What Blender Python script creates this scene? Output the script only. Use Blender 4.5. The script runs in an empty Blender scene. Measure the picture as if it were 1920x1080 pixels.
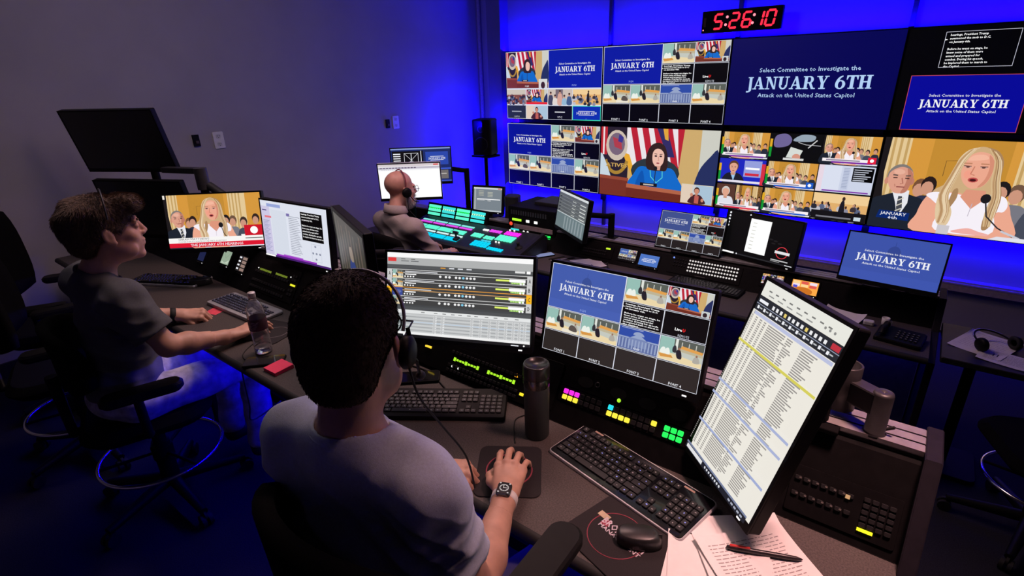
import bpy, math, random
import numpy as np
from mathutils import Matrix, Vector
R_ = math.radians
random.seed(7); np.random.seed(7)
SC = bpy.context.scene
COL = SC.collection

# ------------------------------------------------------------------ camera
cam_d = bpy.data.cameras.new('camera'); cam = bpy.data.objects.new('camera', cam_d); COL.objects.link(cam)
SC.camera = cam
yaw, pitch, roll = -0.66577159, 0.38078416, -0.02904679
cy, sy = math.cos(yaw), math.sin(yaw)
fw = Vector((sy*math.cos(pitch), cy*math.cos(pitch), -math.sin(pitch)))
rt = Vector((cy, -sy, 0)); up = rt.cross(fw)
rt2 = math.cos(roll)*rt + math.sin(roll)*up; up2 = -math.sin(roll)*rt + math.cos(roll)*up
cam.matrix_world = Matrix(((rt2.x, up2.x, -fw.x, 0), (rt2.y, up2.y, -fw.y, 0), (rt2.z, up2.z, -fw.z, 1.75), (0, 0, 0, 1)))
cam_d.sensor_width = 36; cam_d.lens = 999.88/1920*36; cam_d.clip_start = 0.02

# ------------------------------------------------------------------ world, exposure
W_ = bpy.data.worlds.new('world'); SC.world = W_; W_.use_nodes = True
W_.node_tree.nodes['Background'].inputs[0].default_value = (0.5, 0.42, 0.5, 1)
W_.node_tree.nodes['Background'].inputs[1].default_value = 0.0
SC.view_settings.view_transform = 'Standard'; SC.view_settings.look = 'None'
SC.view_settings.exposure = 0.0; SC.view_settings.gamma = 1.0; SC.view_settings.use_curve_mapping = False
SC.cycles.max_bounces = 12; SC.cycles.transmission_bounces = 12; SC.cycles.diffuse_bounces = 3; SC.cycles.glossy_bounces = 3
SC.cycles.sample_clamp_indirect = 4.0

# ------------------------------------------------------------------ lights of the room
def area(name, loc, target, sx, sy_, power, color, spread=180):
    l = bpy.data.lights.new(name, 'AREA'); l.shape = 'RECTANGLE'; l.size = sx; l.size_y = sy_
    l.energy = power; l.color = color; l.spread = R_(spread)
    o = bpy.data.objects.new(name, l); COL.objects.link(o); o.location = loc
    d = Vector(target)-Vector(loc); o.rotation_euler = d.to_track_quat('-Z', 'Y').to_euler()
    return o
BLUE = (0.003, 0.0, 1.0)
# LED tape running round the back edge of the video wall, washing the wall behind it
area('led_tape_top', (-1.2, 5.16, 2.0), (-1.2, 5.24, 2.6), 6.0, 0.05, 130, BLUE)
area('led_tape_bottom', (-1.2, 5.16, 0.52), (-1.2, 5.24, 0.0), 6.0, 0.05, 50, BLUE)
area('led_tape_side', (-3.95, 5.14, 1.25), (-4.45, 5.16, 1.25), 1.4, 0.04, 60, BLUE)
area('led_corner_uplight', (-4.2, 4.9, 0.1), (-4.5, 5.1, 2.2), 0.15, 0.1, 60, BLUE)
# LED tape under the desks
area('led_tape_front_desk', (-1.9, 1.08, 0.68), (-1.9, 0.72, 0.2), 3.6, 0.03, 22, BLUE)
area('led_tape_rear_desk', (-1.6, 3.40, 0.38), (-1.6, 2.9, -0.3), 4.2, 0.03, 6, BLUE)
# dimmed ceiling fixtures
area('ceiling_lamp_main', (-2.6, 1.5, 2.95), (-3.2, 1.7, 0), 1.6, 0.8, 18, (1.0, 0.80, 0.85))
area('ceiling_lamp_front', (-1.9, 2.1, 2.95), (-1.9, 0.9, 0.8), 0.9, 0.4, 13, (1.0, 0.60, 0.52), 120)
area('ceiling_lamp_desk', (0.25, 1.35, 2.95), (0.0, 1.15, 0.75), 0.3, 0.3, 8, (1.0, 0.52, 0.48), 60)
area('ceiling_lamp_rear', (-1.6, 2.6, 2.95), (-1.8, 2.8, 0.4), 1.2, 0.4, 14, (1.0, 0.62, 0.62), 120)

# ------------------------------------------------------------------ materials
def c(r, g, b):
    f = lambda v: (v/255/12.92) if v/255 <= 0.04045 else ((v/255+0.055)/1.055)**2.4
    return (f(r), f(g), f(b))
MATS = {}
def mat(name, col, rough=0.5, metal=0.0, noise=0.15, scale=40, bump=0.0, emit=None, estr=1.0, spec=0.5, bscale=None, coat=0.0, trans=0.0, ior=1.45, sheen=0.0):
    if name in MATS: return MATS[name]
    m = bpy.data.materials.new(name); m.use_nodes = True; MATS[name] = m
    nt = m.node_tree; b = nt.nodes['Principled BSDF']
    b.inputs['Roughness'].default_value = rough; b.inputs['Metallic'].default_value = metal
    b.inputs['Specular IOR Level'].default_value = spec
    b.inputs['Base Color'].default_value = (*col, 1)
    if coat: b.inputs['Coat Weight'].default_value = coat
    if trans: b.inputs['Transmission Weight'].default_value = trans; b.inputs['IOR'].default_value = ior
    if sheen: b.inputs['Sheen Weight'].default_value = sheen
    if emit:
        b.inputs['Emission Color'].default_value = (*emit, 1); b.inputs['Emission Strength'].default_value = estr
    if noise or bump:
        tc = nt.nodes.new('ShaderNodeTexCoord'); n = nt.nodes.new('ShaderNodeTexNoise')
        n.inputs['Scale'].default_value = scale; n.inputs['Detail'].default_value = 4
        nt.links.new(tc.outputs['Object'], n.inputs['Vector'])
        if noise:
            r = nt.nodes.new('ShaderNodeValToRGB')
            lo = [v*(1-noise) for v in col]; hi = [min(1, v*(1+noise)) for v in col]
            r.color_ramp.elements[0].color = (*lo, 1); r.color_ramp.elements[1].color = (*hi, 1)
            r.color_ramp.elements[0].position = 0.3; r.color_ramp.elements[1].position = 0.7
            nt.links.new(n.outputs['Fac'], r.inputs['Fac']); nt.links.new(r.outputs['Color'], b.inputs['Base Color'])
        if bump:
            n2 = n
            if bscale:
                n2 = nt.nodes.new('ShaderNodeTexNoise'); n2.inputs['Scale'].default_value = bscale; n2.inputs['Detail'].default_value = 3
                nt.links.new(tc.outputs['Object'], n2.inputs['Vector'])
            bp = nt.nodes.new('ShaderNodeBump'); bp.inputs['Strength'].default_value = bump; bp.inputs['Distance'].default_value = 0.004
            nt.links.new(n2.outputs['Fac'], bp.inputs['Height']); nt.links.new(bp.outputs['Normal'], b.inputs['Normal'])
    return m
def glow(name, col, s=1.0):
    return mat('glow_'+name, tuple(v*0.3 for v in col), 0.4, emit=col, estr=s, noise=0)
BLACK = mat('black_plastic', (0.006, 0.006, 0.0065), 0.5, spec=0.15)
BLACKM = mat('black_metal', (0.006, 0.0055, 0.006), 0.6, noise=0.2, spec=0.07)
RUBBER = mat('black_rubber', (0.008, 0.008, 0.008), 0.7)
DGREY = mat('dark_grey_plastic', (0.02, 0.02, 0.021), 0.5, spec=.3)
GREYM = mat('grey_painted_metal', (0.045, 0.043, 0.046), 0.42, metal=0.3)
ALU = mat('anodised_aluminium', (0.33, 0.31, 0.31), 0.42, metal=0.35)
CHROME = mat('chrome', (0.75, 0.75, 0.78), 0.18, metal=1.0, noise=0)
SILVER = mat('silver_plastic', (0.55, 0.55, 0.56), 0.3, metal=0.5)
WHITEP = mat('white_plastic', (0.75, 0.74, 0.72), 0.4, noise=0.04)
PAPER = mat('paper', (0.82, 0.80, 0.78), 0.85, noise=0.03, spec=0.2)
INK = mat('ink', (0.03, 0.03, 0.035), 0.8, noise=0)
GREYINK = mat('grey_ink', (0.33, 0.31, 0.31), 0.8, noise=0)
DESKM = mat('desk_laminate', (0.072, 0.060, 0.056), 0.6, noise=0.35, scale=260, bump=0.08, spec=.3)
FABRIC = mat('black_fabric', (0.005, 0.005, 0.0055), 0.95, noise=0.3, scale=300, bump=0.2, spec=0.05)
PINK = mat('pink_note', c(255, 70, 110), 0.8, noise=0.04)

# screens: what a screen shows is light it gives off, one colour per patch of picture
def screen_mat(name, sampling, strength=1.0):
    m = bpy.data.materials.new(name); m.use_nodes = True; nt = m.node_tree; b = nt.nodes['Principled BSDF']
    b.inputs['Base Color'].default_value = (0.006, 0.006, 0.007, 1); b.inputs['Roughness'].default_value = 0.35
    a = nt.nodes.new('ShaderNodeAttribute'); a.attribute_name = 'picture'
    nt.links.new(a.outputs['Color'], b.inputs['Emission Color']); b.inputs['Emission Strength'].default_value = strength
    m.cycles.emission_sampling = sampling
    return m
SCR0 = screen_mat('screen_picture', 'FRONT'); SCR1 = screen_mat('screen_picture_detail', 'NONE')

# ------------------------------------------------------------------ object helpers
def link(o): COL.objects.link(o); return o
def thing(name, label, cat, loc=(0, 0, 0), rz=0, group=None):
    o = bpy.data.objects.new(name, None); link(o); o.location = loc; o.rotation_euler = (0, 0, rz)
    o.empty_display_size = 0.05
    o['label'] = label; o['category'] = cat
    if group: o['group'] = group
    return o
def tag(o, label, cat, group=None):
    o['label'] = label; o['category'] = cat
    if group: o['group'] = group
    return o
def struct(o): o['kind'] = 'structure'; return o
def dup(root, loc=None, rz=None, label=None):
    r = root.copy(); COL.objects.link(r)
    if loc is not None: r.location = loc
    if rz is not None: r.rotation_euler = (0, 0, rz)
    if label: r['label'] = label
    for ch in list(root.children):
        k = ch.copy(); COL.objects.link(k); k.parent = r
        for g in list(ch.children):
            d = g.copy(); COL.objects.link(d); d.parent = k
    return r

class MB:
    def __init__(s, M=None): s.v = []; s.f = []; s.m = []; s.s = []; s.M = M or Matrix()
    def add(s, verts, faces, mi=0, smooth=False):
        o = len(s.v); M = s.M
        s.v += [tuple(M @ Vector(p)) for p in verts]
        s.f += [tuple(i+o for i in f) for f in faces]; s.m += [mi]*len(faces); s.s += [smooth]*len(faces)
        return s
    def box(s, cx, cy_, cz, sx, sy_, sz, mi=0, ch=0.0):
        if ch > 0:
            return s.prism(rrect(sx, sy_, ch, 2), cz-sz/2, cz+sz/2, mi, ch*0.6, (cx, cy_))
        x0, x1, y0, y1, z0, z1 = cx-sx/2, cx+sx/2, cy_-sy_/2, cy_+sy_/2, cz-sz/2, cz+sz/2
        return s.add([(x0,y0,z0),(x1,y0,z0),(x1,y1,z0),(x0,y1,z0),(x0,y0,z1),(x1,y0,z1),(x1,y1,z1),(x0,y1,z1)],
                     [(0,3,2,1),(4,5,6,7),(0,1,5,4),(1,2,6,5),(2,3,7,6),(3,0,4,7)], mi)
    def prism(s, out, z0, z1, mi=0, ch=0.0, off=(0, 0), smooth=False):
        n = len(out); rings = []
        cxm = sum(p[0] for p in out)/n; cym = sum(p[1] for p in out)/n
        def ins(p):
            dx, dy = p[0]-cxm, p[1]-cym; L = math.hypot(dx, dy) or 1
            return (p[0]-ch*dx/L, p[1]-ch*dy/L)
        lv = [(z0, 0), (z1, 0)] if ch <= 0 else [(z0, 1), (z0+ch, 0), (z1-ch, 0), (z1, 1)]
        V = []
        for z, i in lv:
            V += [((ins(p) if i else p)[0]+off[0], (ins(p) if i else p)[1]+off[1], z) for p in out]
        F = [tuple(range(n-1, -1, -1)), tuple(range((len(lv)-1)*n, len(lv)*n))]
        s.add(V, F, mi, False)
        F = []
        for r in range(len(lv)-1):
            for i in range(n):
                j = (i+1) % n; F.append((r*n+i, r*n+j, (r+1)*n+j, (r+1)*n+i))
        return s.add(V, F, mi, smooth)
    def tube(s, pts, r, n=10, mi=0, caps=True):
        pts = [Vector(p) for p in pts]; rr = r if isinstance(r, (list, tuple)) else [r]*len(pts)
        V = []; prev = None
        for i, p in enumerate(pts):
            d = (pts[min(i+1, len(pts)-1)]-pts[max(i-1, 0)]).normalized()
            if prev is None: a = d.orthogonal().normalized()
            else: a = (prev-d*prev.dot(d)); a = a.normalized() if a.length > 1e-6 else d.orthogonal().normalized()
            prev = a; b = d.cross(a)
            V += [p+(a*math.cos(2*math.pi*k/n)+b*math.sin(2*math.pi*k/n))*rr[i] for k in range(n)]
        F = [(i*n+k, i*n+(k+1) % n, (i+1)*n+(k+1) % n, (i+1)*n+k) for i in range(len(pts)-1) for k in range(n)]
        s.add(V, F, mi, True)
        if caps:
            s.add(V[:n], [tuple(range(n-1, -1, -1))], mi); s.add(V[-n:], [tuple(range(n))], mi)
        return s
    def cyl(s, cx, cy_, z0, z1, r, n=24, mi=0, r1=None): return s.tube([(cx, cy_, z0), (cx, cy_, z1)], [r, r if r1 is None else r1], n, mi)
    def lathe(s, prof, n=28, mi=0, off=(0, 0, 0), smooth=True):
        V = []; m = len(prof)
        for k in range(n):
            a = 2*math.pi*k/n
            V += [(off[0]+r*math.cos(a), off[1]+r*math.sin(a), off[2]+z) for r, z in prof]
        F = [(k*m+i, ((k+1) % n)*m+i, ((k+1) % n)*m+i+1, k*m+i+1) for k in range(n) for i in range(m-1)]
        return s.add(V, F, mi, smooth)
    def torus(s, cx, cy_, cz, R, r, n=48, k=8, mi=0, a0=0, a1=360, tilt=None):
        N = n if a1-a0 >= 360 else n+1
        pts = [(cx+R*math.cos(R_(a0+(a1-a0)*i/n)), cy_+R*math.sin(R_(a0+(a1-a0)*i/n)), cz) for i in range(n+1)]
        return s.tube(pts, r, k, mi, caps=a1-a0 < 360)
    def ball(s, cx, cy_, cz, rx, ry=None, rz=None, n=16, mi=0):
        ry = ry or rx; rz = rz or rx; V = []; F = []
        h = n//2
        for i in range(h+1):
            t = math.pi*i/h
            V += [(cx+rx*math.sin(t)*math.cos(2*math.pi*k/n), cy_+ry*math.sin(t)*math.sin(2*math.pi*k/n), cz+rz*math.cos(t)) for k in range(n)]
        F = [(i*n+k, (i+1)*n+k, (i+1)*n+(k+1) % n, i*n+(k+1) % n) for i in range(h) for k in range(n)]
        return s.add(V, F, mi, True)
    def build(s, name, mats, parent=None, loc=None):
        me = bpy.data.meshes.new(name); me.from_pydata(s.v, [], s.f)
        ms = mats if isinstance(mats, (list, tuple)) else [mats]
        for m in ms: me.materials.append(m)
        me.polygons.foreach_set('material_index', s.m); me.polygons.foreach_set('use_smooth', s.s); me.update()
        o = bpy.data.objects.new(name, me); link(o)
        if parent: o.parent = parent
        if loc: o.location = loc
        return o
def rrect(w, h, r, n=4):
    out = []
    for cx, cy_, a0 in ((w/2-r, h/2-r, 0), (-w/2+r, h/2-r, 90), (-w/2+r, -h/2+r, 180), (w/2-r, -h/2+r, 270)):
        out += [(cx+r*math.cos(R_(a0+90*i/n)), cy_+r*math.sin(R_(a0+90*i/n))) for i in range(n+1)]
    return out
def arc_pts(p, q, sag, n=10, up=(0, 0, -1)):
    p, q, u = Vector(p), Vector(q), Vector(up)
    return [p.lerp(q, i/n)+u*sag*4*(i/n)*(1-i/n) for i in range(n+1)]
def catmull(pts, n=6, closed=True):
    P = [Vector(p) for p in pts]; N = len(P); out = []
    for i in range(N if closed else N-1):
        a, b, d, e = (P[(i-1) % N], P[i], P[(i+1) % N], P[(i+2) % N]) if closed else (P[max(i-1, 0)], P[i], P[i+1], P[min(i+2, N-1)])
        for k in range(n):
            t = k/n
            out.append(0.5*((2*b)+(d-a)*t+(2*a-5*b+4*d-e)*t*t+(3*b-a-3*d+e)*t**3))
    if not closed: out.append(P[-1])
    return out

# ================================================================== the room
WALL = mat('wall_paint', (0.36, 0.335, 0.345), 0.85, noise=0.05, scale=3, bump=0.06, bscale=500)
CARPET = mat('carpet', (0.022, 0.022, 0.027), 0.95, noise=0.35, scale=220, bump=0.3, spec=0.1)
def sbox(name, x0, x1, y0, y1, z0, z1, m, ch=0):
    b = MB(); b.box((x0+x1)/2, (y0+y1)/2, (z0+z1)/2, x1-x0, y1-y0, z1-z0, 0, ch)
    return struct(b.build(name, m))
sbox('floor', -4.6, 3.1, -2.3, 1.72, -0.12, 0.0, CARPET)
sbox('floor_lower', -4.6, 3.1, 1.72, 5.35, -0.42, -0.30, CARPET)
sbox('trim_step', -4.5, 3.0, 1.69, 1.735, -0.30, 0.005, DGREY)
sbox('wall_left', -4.6, -4.5, -2.3, 5.35, -0.42, 3.0, WALL)
sbox('wall_back', -4.5, 3.0, 5.25, 5.35, -0.42, 3.0, WALL)
sbox('wall_right', 3.0, 3.1, -2.3, 5.35, -0.42, 3.0, WALL)
sbox('wall_front', -4.5, 3.0, -2.3, -2.2, 0.0, 3.0, WALL)
sbox('ceiling', -4.6, 3.1, -2.3, 5.35, 3.0, 3.1, mat('ceiling_paint', (0.12, 0.12, 0.12), 0.9))
sbox('pillar', -4.26, -4.07, 5.10, 5.25, -0.30, 3.0, mat('pillar_paint', (0.2, 0.19, 0.2), 0.8, noise=0.05, scale=4))
b = MB(); b.cyl(-4.46, 5.2, -0.3, 3.0, 0.024, 12); struct(b.build('trim_1', mat('conduit_paint', (0.34, 0.28, 0.3), 0.5)))
b = MB(); b.box(-0.53, 5.215, 0.115, 7.05, 0.07, 0.085, 0, 0.008); b.box(-0.53, 5.19, 0.135, 7.05, 0.03, 0.012); struct(b.build('trim_2', mat('raceway_paint', (0.5, 0.40, 0.42), 0.5)))
b = MB(); b.box(-4.49, 1.5, 0.05, 0.02, 7.2, 0.1); struct(b.build('baseboard_left', DGREY))
# sockets on the left wall
def wallbox(y, z, lab):
    t = thing('wall_socket', lab, 'wall socket', (-4.5, y, z))
    b = MB(); M = Matrix.Rotation(R_(90), 4, 'Z') @ Matrix.Rotation(R_(90), 4, 'X'); b.M = M
    b.prism(rrect(0.082, 0.128, 0.008), 0, 0.007, 0, 0.002); b.build('cover_plate', WHITEP, t)
    for dz in (0.03, -0.03):
        b = MB(M); b.M = Matrix.Translation((0.007, 0, dz)) @ M
        b.prism(rrect(0.036, 0.03, 0.01), 0, 0.002)
        for dx in (-0.007, 0.007): b.box(dx, 0.003, 0.0022, 0.003, 0.009, 0.001, 1)
        b.prism([(0.003*math.cos(a/8*6.283), -0.009+0.003*math.sin(a/8*6.283)) for a in range(8)], 0.002, 0.0027, 1)
        b.build('receptacle', [mat('socket_face', (0.6, 0.6, 0.58), 0.4), INK], t)
def wallhole(y, z, lab):
    t = thing('wall_box', lab, 'wall box', (-4.5, y, z)); b = MB()
    b.box(0.006, 0, 0, 0.012, 0.05, 0.085, 0, 0.003); b.build('backbox', BLACK, t)
    b = MB(); b.box(0.014, 0.004, -0.012, 0.006, 0.022, 0.02); b.build('connector', mat('brown_connector', (0.08, 0.05, 0.05), 0.5), t)
wallbox(2.03, 1.33, 'white wall socket above the small monitor tops, nearer the dark monitors'); wallbox(3.85, 1.32, 'white wall socket near the blue corner, above the bald operator')
wallhole(1.86, 1.345, 'small black open wall box beside the socket nearest the dark monitors'); wallhole(3.74, 1.315, 'small black open wall box beside the socket near the blue corner')

# ================================================================== pictures for the screens
class Screen:
    def __init__(s, w, h): s.w, s.h = w, h; s.v = []; s.f = []; s.col = []; s.mi = []; s.c = (0, 0, 1, 1); s.d = 0; s.big = True
    def cell(s, x, y, w, h, d=None):
        s.c = (x, y, w, h)
        if d is not None: s.d = d
    def P(s, p): x, y, w, h = s.c; return (x+p[0]*w, y+p[1]*h)
    def poly(s, pts, col, det=1, raw=False):
        o = len(s.v); s.d += 1
        for p in pts:
            q = p if raw else s.P(p)
            s.v.append(((min(1, max(0, q[0]))-0.5)*s.w, -0.00003*s.d, (min(1, max(0, q[1]))-0.5)*s.h))
        s.f.append(tuple(range(o, o+len(pts))))
        s.col.append(col if isinstance(col, list) else [col]*len(pts)); s.mi.append(det)
    def faces(s, verts, faces, col):           # one layer of many faces
        o = len(s.v); s.d += 1
        for p in verts:
            q = s.P(p); s.v.append(((q[0]-0.5)*s.w, -0.00003*s.d, (q[1]-0.5)*s.h))
        for f in faces: s.f.append(tuple(i+o for i in f)); s.col.append([col]*len(f)); s.mi.append(1)
    def rect(s, x0, y0, x1, y1, col, det=1, top=None):
        s.poly([(x0, y0), (x1, y0), (x1, y1), (x0, y1)], [col, col, top, top] if top else col, det)
    def ell(s, cx, cy_, rx, ry, col, n=18, a0=0, a1=360, det=1):
        s.poly([(cx+rx*math.cos(R_(a0+(a1-a0)*i/n)), cy_+ry*math.sin(R_(a0+(a1-a0)*i/n))) for i in range(n if a1-a0 >= 360 else n+1)], col, det)
    def ring(s, cx, cy_, rx, ry, t, col, n=28, a0=0, a1=360):
        V = []; A = s.asp()
        for i in range(n+1):
            a = R_(a0+(a1-a0)*i/n)
            V += [(cx+rx*math.cos(a), cy_+ry*math.sin(a)), (cx+(rx-t/A)*math.cos(a), cy_+(ry-t)*math.sin(a))]
        s.faces(V, [(2*i, 2*i+2, 2*i+3, 2*i+1) for i in range(n)], col)
    def asp(s): return (s.c[2]*s.w)/(s.c[3]*s.h)
    def blob(s, pts, col, n=5): s.poly([(p[0], p[1]) for p in catmull([(a[0], a[1], 0) for a in pts], n)], col)
    def line(s, pts, t, col):                  # t in cell heights
        A = s.asp(); V = []
        for i, p in enumerate(pts):
            a = pts[max(i-1, 0)]; b = pts[min(i+1, len(pts)-1)]
            dx, dy = (b[0]-a[0])*A, b[1]-a[1]; L = math.hypot(dx, dy) or 1
            nx, ny = -dy/L*t/2, dx/L*t/2
            V += [(p[0]+nx/A, p[1]+ny), (p[0]-nx/A, p[1]-ny)]
        s.faces(V, [(2*i, 2*i+1, 2*i+3, 2*i+2) for i in range(len(pts)-1)], col)
    def frame(s, x0, y0, x1, y1, t, col):
        A = s.asp(); u = t/A
        V = [(x0, y0), (x1, y0), (x1, y1), (x0, y1), (x0+u, y0+t), (x1-u, y0+t), (x1-u, y1-t), (x0+u, y1-t)]
        s.faces(V, [(0, 1, 5, 4), (1, 2, 6, 5), (2, 3, 7, 6), (3, 0, 4, 7)], col)
    def text(s, t, x, y, h, col, width=None, align='l', bold=0.0):   # h = cap height, width in cell widths
        V, F, w = text_mesh(t, bold)
        A = s.asp(); k = h/A
        kx = (width/w) if width else k
        off = x if align == 'l' else (x-w*kx/2 if align == 'c' else x-w*kx)
        s.faces([(off+p[0]*kx, y+p[1]*h) for p in V], F, col)
    def serif(s, t, x0, x1, y, h, col):
        polys = []; adv = 0
        for ch in t:
            if ch == ' ': adv += 0.42; continue
            G, w = GLYPH[ch]; polys += [[(p[0]+adv, p[1]) for p in g] for g in G]; adv += w+0.035
        adv -= 0.035; k = (x1-x0)/adv; V = []; F = []
        for g in polys:
            F.append(tuple(range(len(V), len(V)+len(g)))); V += [(x0+p[0]*k, y+p[1]*h) for p in g]
        s.faces(V, F, col)
    def build(s, parent, M=None, name='screen'):
        me = bpy.data.meshes.new(name)
        V = s.v if M is None else [tuple(M @ Vector(p)) for p in s.v]
        me.from_pydata(V, [], s.f); me.materials.append(SCR0); me.materials.append(SCR1)
        me.polygons.foreach_set('material_index', s.mi)
        at = me.color_attributes.new('picture', 'FLOAT_COLOR', 'CORNER')
        flat = []
        for cs in s.col:
            for k in cs: flat += [k[0], k[1], k[2], 1]
        at.data.foreach_set('color', flat); me.update()
        o = bpy.data.objects.new(name, me); link(o)
        if parent: o.parent = parent
        return o
TXT = {}
def text_mesh(t, bold=0.0):
    if (t, bold) not in TXT:
        cu = bpy.data.curves.new('t', 'FONT'); cu.body = t; cu.resolution_u = 1; cu.size = 1.0; cu.offset = bold
        ob = bpy.data.objects.new('t', cu); link(ob)
        me = bpy.data.meshes.new_from_object(ob)
        V = [(v.co.x, v.co.y) for v in me.vertices]; F = [tuple(p.vertices) for p in me.polygons]
        bpy.data.objects.remove(ob); bpy.data.curves.remove(cu); bpy.data.meshes.remove(me)
        cap = 0.7                                # cap height of the built-in face at size 1
        V = [(x/cap, y/cap) for x, y in V]; x0 = min((v[0] for v in V), default=0)
        V = [(x-x0, y) for x, y in V]; w = max((v[0] for v in V), default=1) or 1
        TXT[(t, bold)] = (V, F, w)
    return TXT[(t, bold)]
def _q(x0, y0, x1, y1): return [(x0, y0), (x1, y0), (x1, y1), (x0, y1)]
def _arc(cx, cy_, rx, ry, tx, ty, a0, a1, n=10):
    out = []
    for i in range(n):
        a, b_ = R_(a0+(a1-a0)*i/n), R_(a0+(a1-a0)*(i+1)/n)
        out.append([(cx+rx*math.cos(a), cy_+ry*math.sin(a)), (cx+rx*math.cos(b_), cy_+ry*math.sin(b_)),
                    (cx+(rx-tx)*math.cos(b_), cy_+(ry-ty)*math.sin(b_)), (cx+(rx-tx)*math.cos(a), cy_+(ry-ty)*math.sin(a))])
    return out
GLYPH = {
 'T': ([_q(0, .9, .76, 1), _q(.27, 0, .49, .95), _q(.16, 0, .6, .08), [(0, .92), (0, .68), (.06, .68), (.14, .92)], [(.76, .92), (.62, .92), (.7, .68), (.76, .68)]], .76),
 'H': ([_q(.1, 0, .31, 1), _q(.57, 0, .78, 1), _q(.2, .46, .7, .56), _q(0, 0, .4, .08), _q(.48, 0, .88, .08), _q(0, .92, .4, 1), _q(.48, .92, .88, 1)], .88),
 'N': ([_q(.12, 0, .21, 1), _q(.68, 0, .77, 1), [(.08, 1), (.62, 0), (.77, 0), (.33, 1)], _q(0, 0, .34, .08), _q(0, .92, .3, 1), _q(.56, .92, .9, 1)], .9),
 'A': ([[(.1, 0), (.2, 0), (.47, .93), (.4, 1)], [(.36, 1), (.53, 1), (.84, 0), (.6, 0)], _q(.22, .27, .7, .36), _q(0, 0, .3, .08), _q(.5, 0, .93, .08)], .93),
 'U': ([_q(.1, .34, .31, 1), _q(.62, .34, .71, 1), _q(0, .92, .4, 1), _q(.5, .92, .83, 1)]+_arc(.405, .34, .305, .36, .15, .11, 180, 360), .83),
 'R': ([_q(.1, 0, .31, 1), _q(0, 0, .4, .08), _q(0, .92, .5, 1), _q(.3, .44, .5, .53), [(.4, .5), (.58, .5), (.82, 0), (.62, 0)], _q(.66, 0, .9, .08)]+_arc(.46, .72, .27, .28, .19, .09, -90, 90), .9),
 'Y': ([[(.08, 1), (.32, 1), (.52, .42), (.33, .42)], [(.66, 1), (.75, 1), (.52, .4), (.43, .4)], _q(.32, 0, .53, .48), _q(.2, 0, .65, .08), _q(0, .92, .4, 1), _q(.54, .92, .84, 1)], .84),
 'J': ([_q(.2, 0, .41, 1), _q(.1, .92, .5, 1)]+_arc(.16, .02, .25, .26, .2, .1, -110, 0)+[[(.02, -.12), (.15, -.12), (.15, -.25), (.02, -.25)]], .46),
 '6': (_arc(.34, .32, .34, .34, .2, .08, 0, 360, 18)+_arc(.5, .3, .5, .7, .2, .09, 95, 180, 10), .68),
}
# ---- colours
WH = (1, 1, 1); BK = (0.001, 0.001, 0.0012)
OFFW = c(238, 240, 246)
def jan6(s, bg, fg=OFFW, lines=True, label=None, dome=False):
    s.rect(0, 0, 1, 1, bg, 0)
    if dome:
        d = tuple(v*0.72 for v in bg)
        s.ell(0.5, 0.64, 0.07, 0.17, d, 20, 0, 180); s.rect(0.497, 0.78, 0.503, 0.9, d); s.rect(0.43, 0.56, 0.57, 0.65, d)
        l = tuple(v*1.08 for v in bg); s.rect(0, 0, 1, 0.2, l)
    s.serif('JANUARY 6TH', 0.125, 0.875, 0.425, 0.14, fg)
    if lines == True:
        s.text('Select Committee to Investigate the', 0.5, 0.618, 0.047, fg, 0.60, 'c', 0.008)
        s.text('Attack on the United States Capitol', 0.5, 0.335, 0.047, fg, 0.585, 'c', 0.008)
    else:
        s.rect(0.2, 0.62, 0.8, 0.655, fg); s.rect(0.21, 0.34, 0.79, 0.375, fg)
    if label: s.text(label, 0.5, 0.04, 0.05, c(150, 170, 235), None, 'c')
def prompter(s, small=False):
    s.rect(0, 0, 1, 1, BK, 0)
    L = ['For your consideration and your', 'hearings, President Trump', 'summoned the mob to D.C.', 'on January 6th.', '', 'Before he went on stage, he', 'knew some of them were', 'armed and prepared for', 'combat. During his speech,', 'he implored them to march to', 'the Capitol.']
    for i, t in enumerate(L):
        if i == 0:
            continue
        y = 1.0-0.098*i-0.02
        if t: s.text(t, 0.07, y, 0.058, WH, None, 'l', 0.02) if not small else s.text(t, 0.05, y, 0.06, WH, min(0.9, 0.034*len(t)), 'l', 0.03)
    s.poly([(0.0, 0.76), (0.045, 0.785), (0.0, 0.81)], WH)
SK = c(225, 165, 140)
def head(s, x, y, r, skin, hair, long=False, A=None, detail=False):
    a = (A or s.asp())
    if long: s.blob([(x-r*1.15/a, y-r*1.7), (x-r*1.25/a, y), (x-r*.8/a, y+r*1.15), (x, y+r*1.35), (x+r*.8/a, y+r*1.15), (x+r*1.25/a, y), (x+r*1.15/a, y-r*1.7)], hair)
    else: s.ell(x, y+r*.22, r*1.0/a, r*1.15, hair, 14)
    s.poly([(x-r*.35/a, y-r*.6), (x+r*.35/a, y-r*.6), (x+r*.42/a, y-r*1.6), (x-r*.42/a, y-r*1.6)], tuple(v*.8 for v in skin))
    s.blob([(x-r*.72/a, y+r*.5), (x-r*.74/a, y-r*.3), (x-r*.4/a, y-r*1.0), (x, y-r*1.2), (x+r*.4/a, y-r*1.0), (x+r*.74/a, y-r*.3), (x+r*.72/a, y+r*.5), (x, y+r*.85)], skin)
    if detail:
        d = tuple(v*.35 for v in skin)
        for k in (-1, 1):
            s.ell(x+k*r*.32/a, y-r*.02, r*.15/a, r*.07, d, 8); s.line([(x+k*r*.15/a, y+r*.17), (x+k*r*.5/a, y+r*.2)], r*.08, hair)
        s.line([(x, y-r*.05), (x+r*.06/a, y-r*.4), (x-r*.06/a, y-r*.42)], r*.06, tuple(v*.7 for v in skin)); s.ell(x, y-r*.72, r*.25/a, r*.08, c(150, 60, 60), 8)
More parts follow.
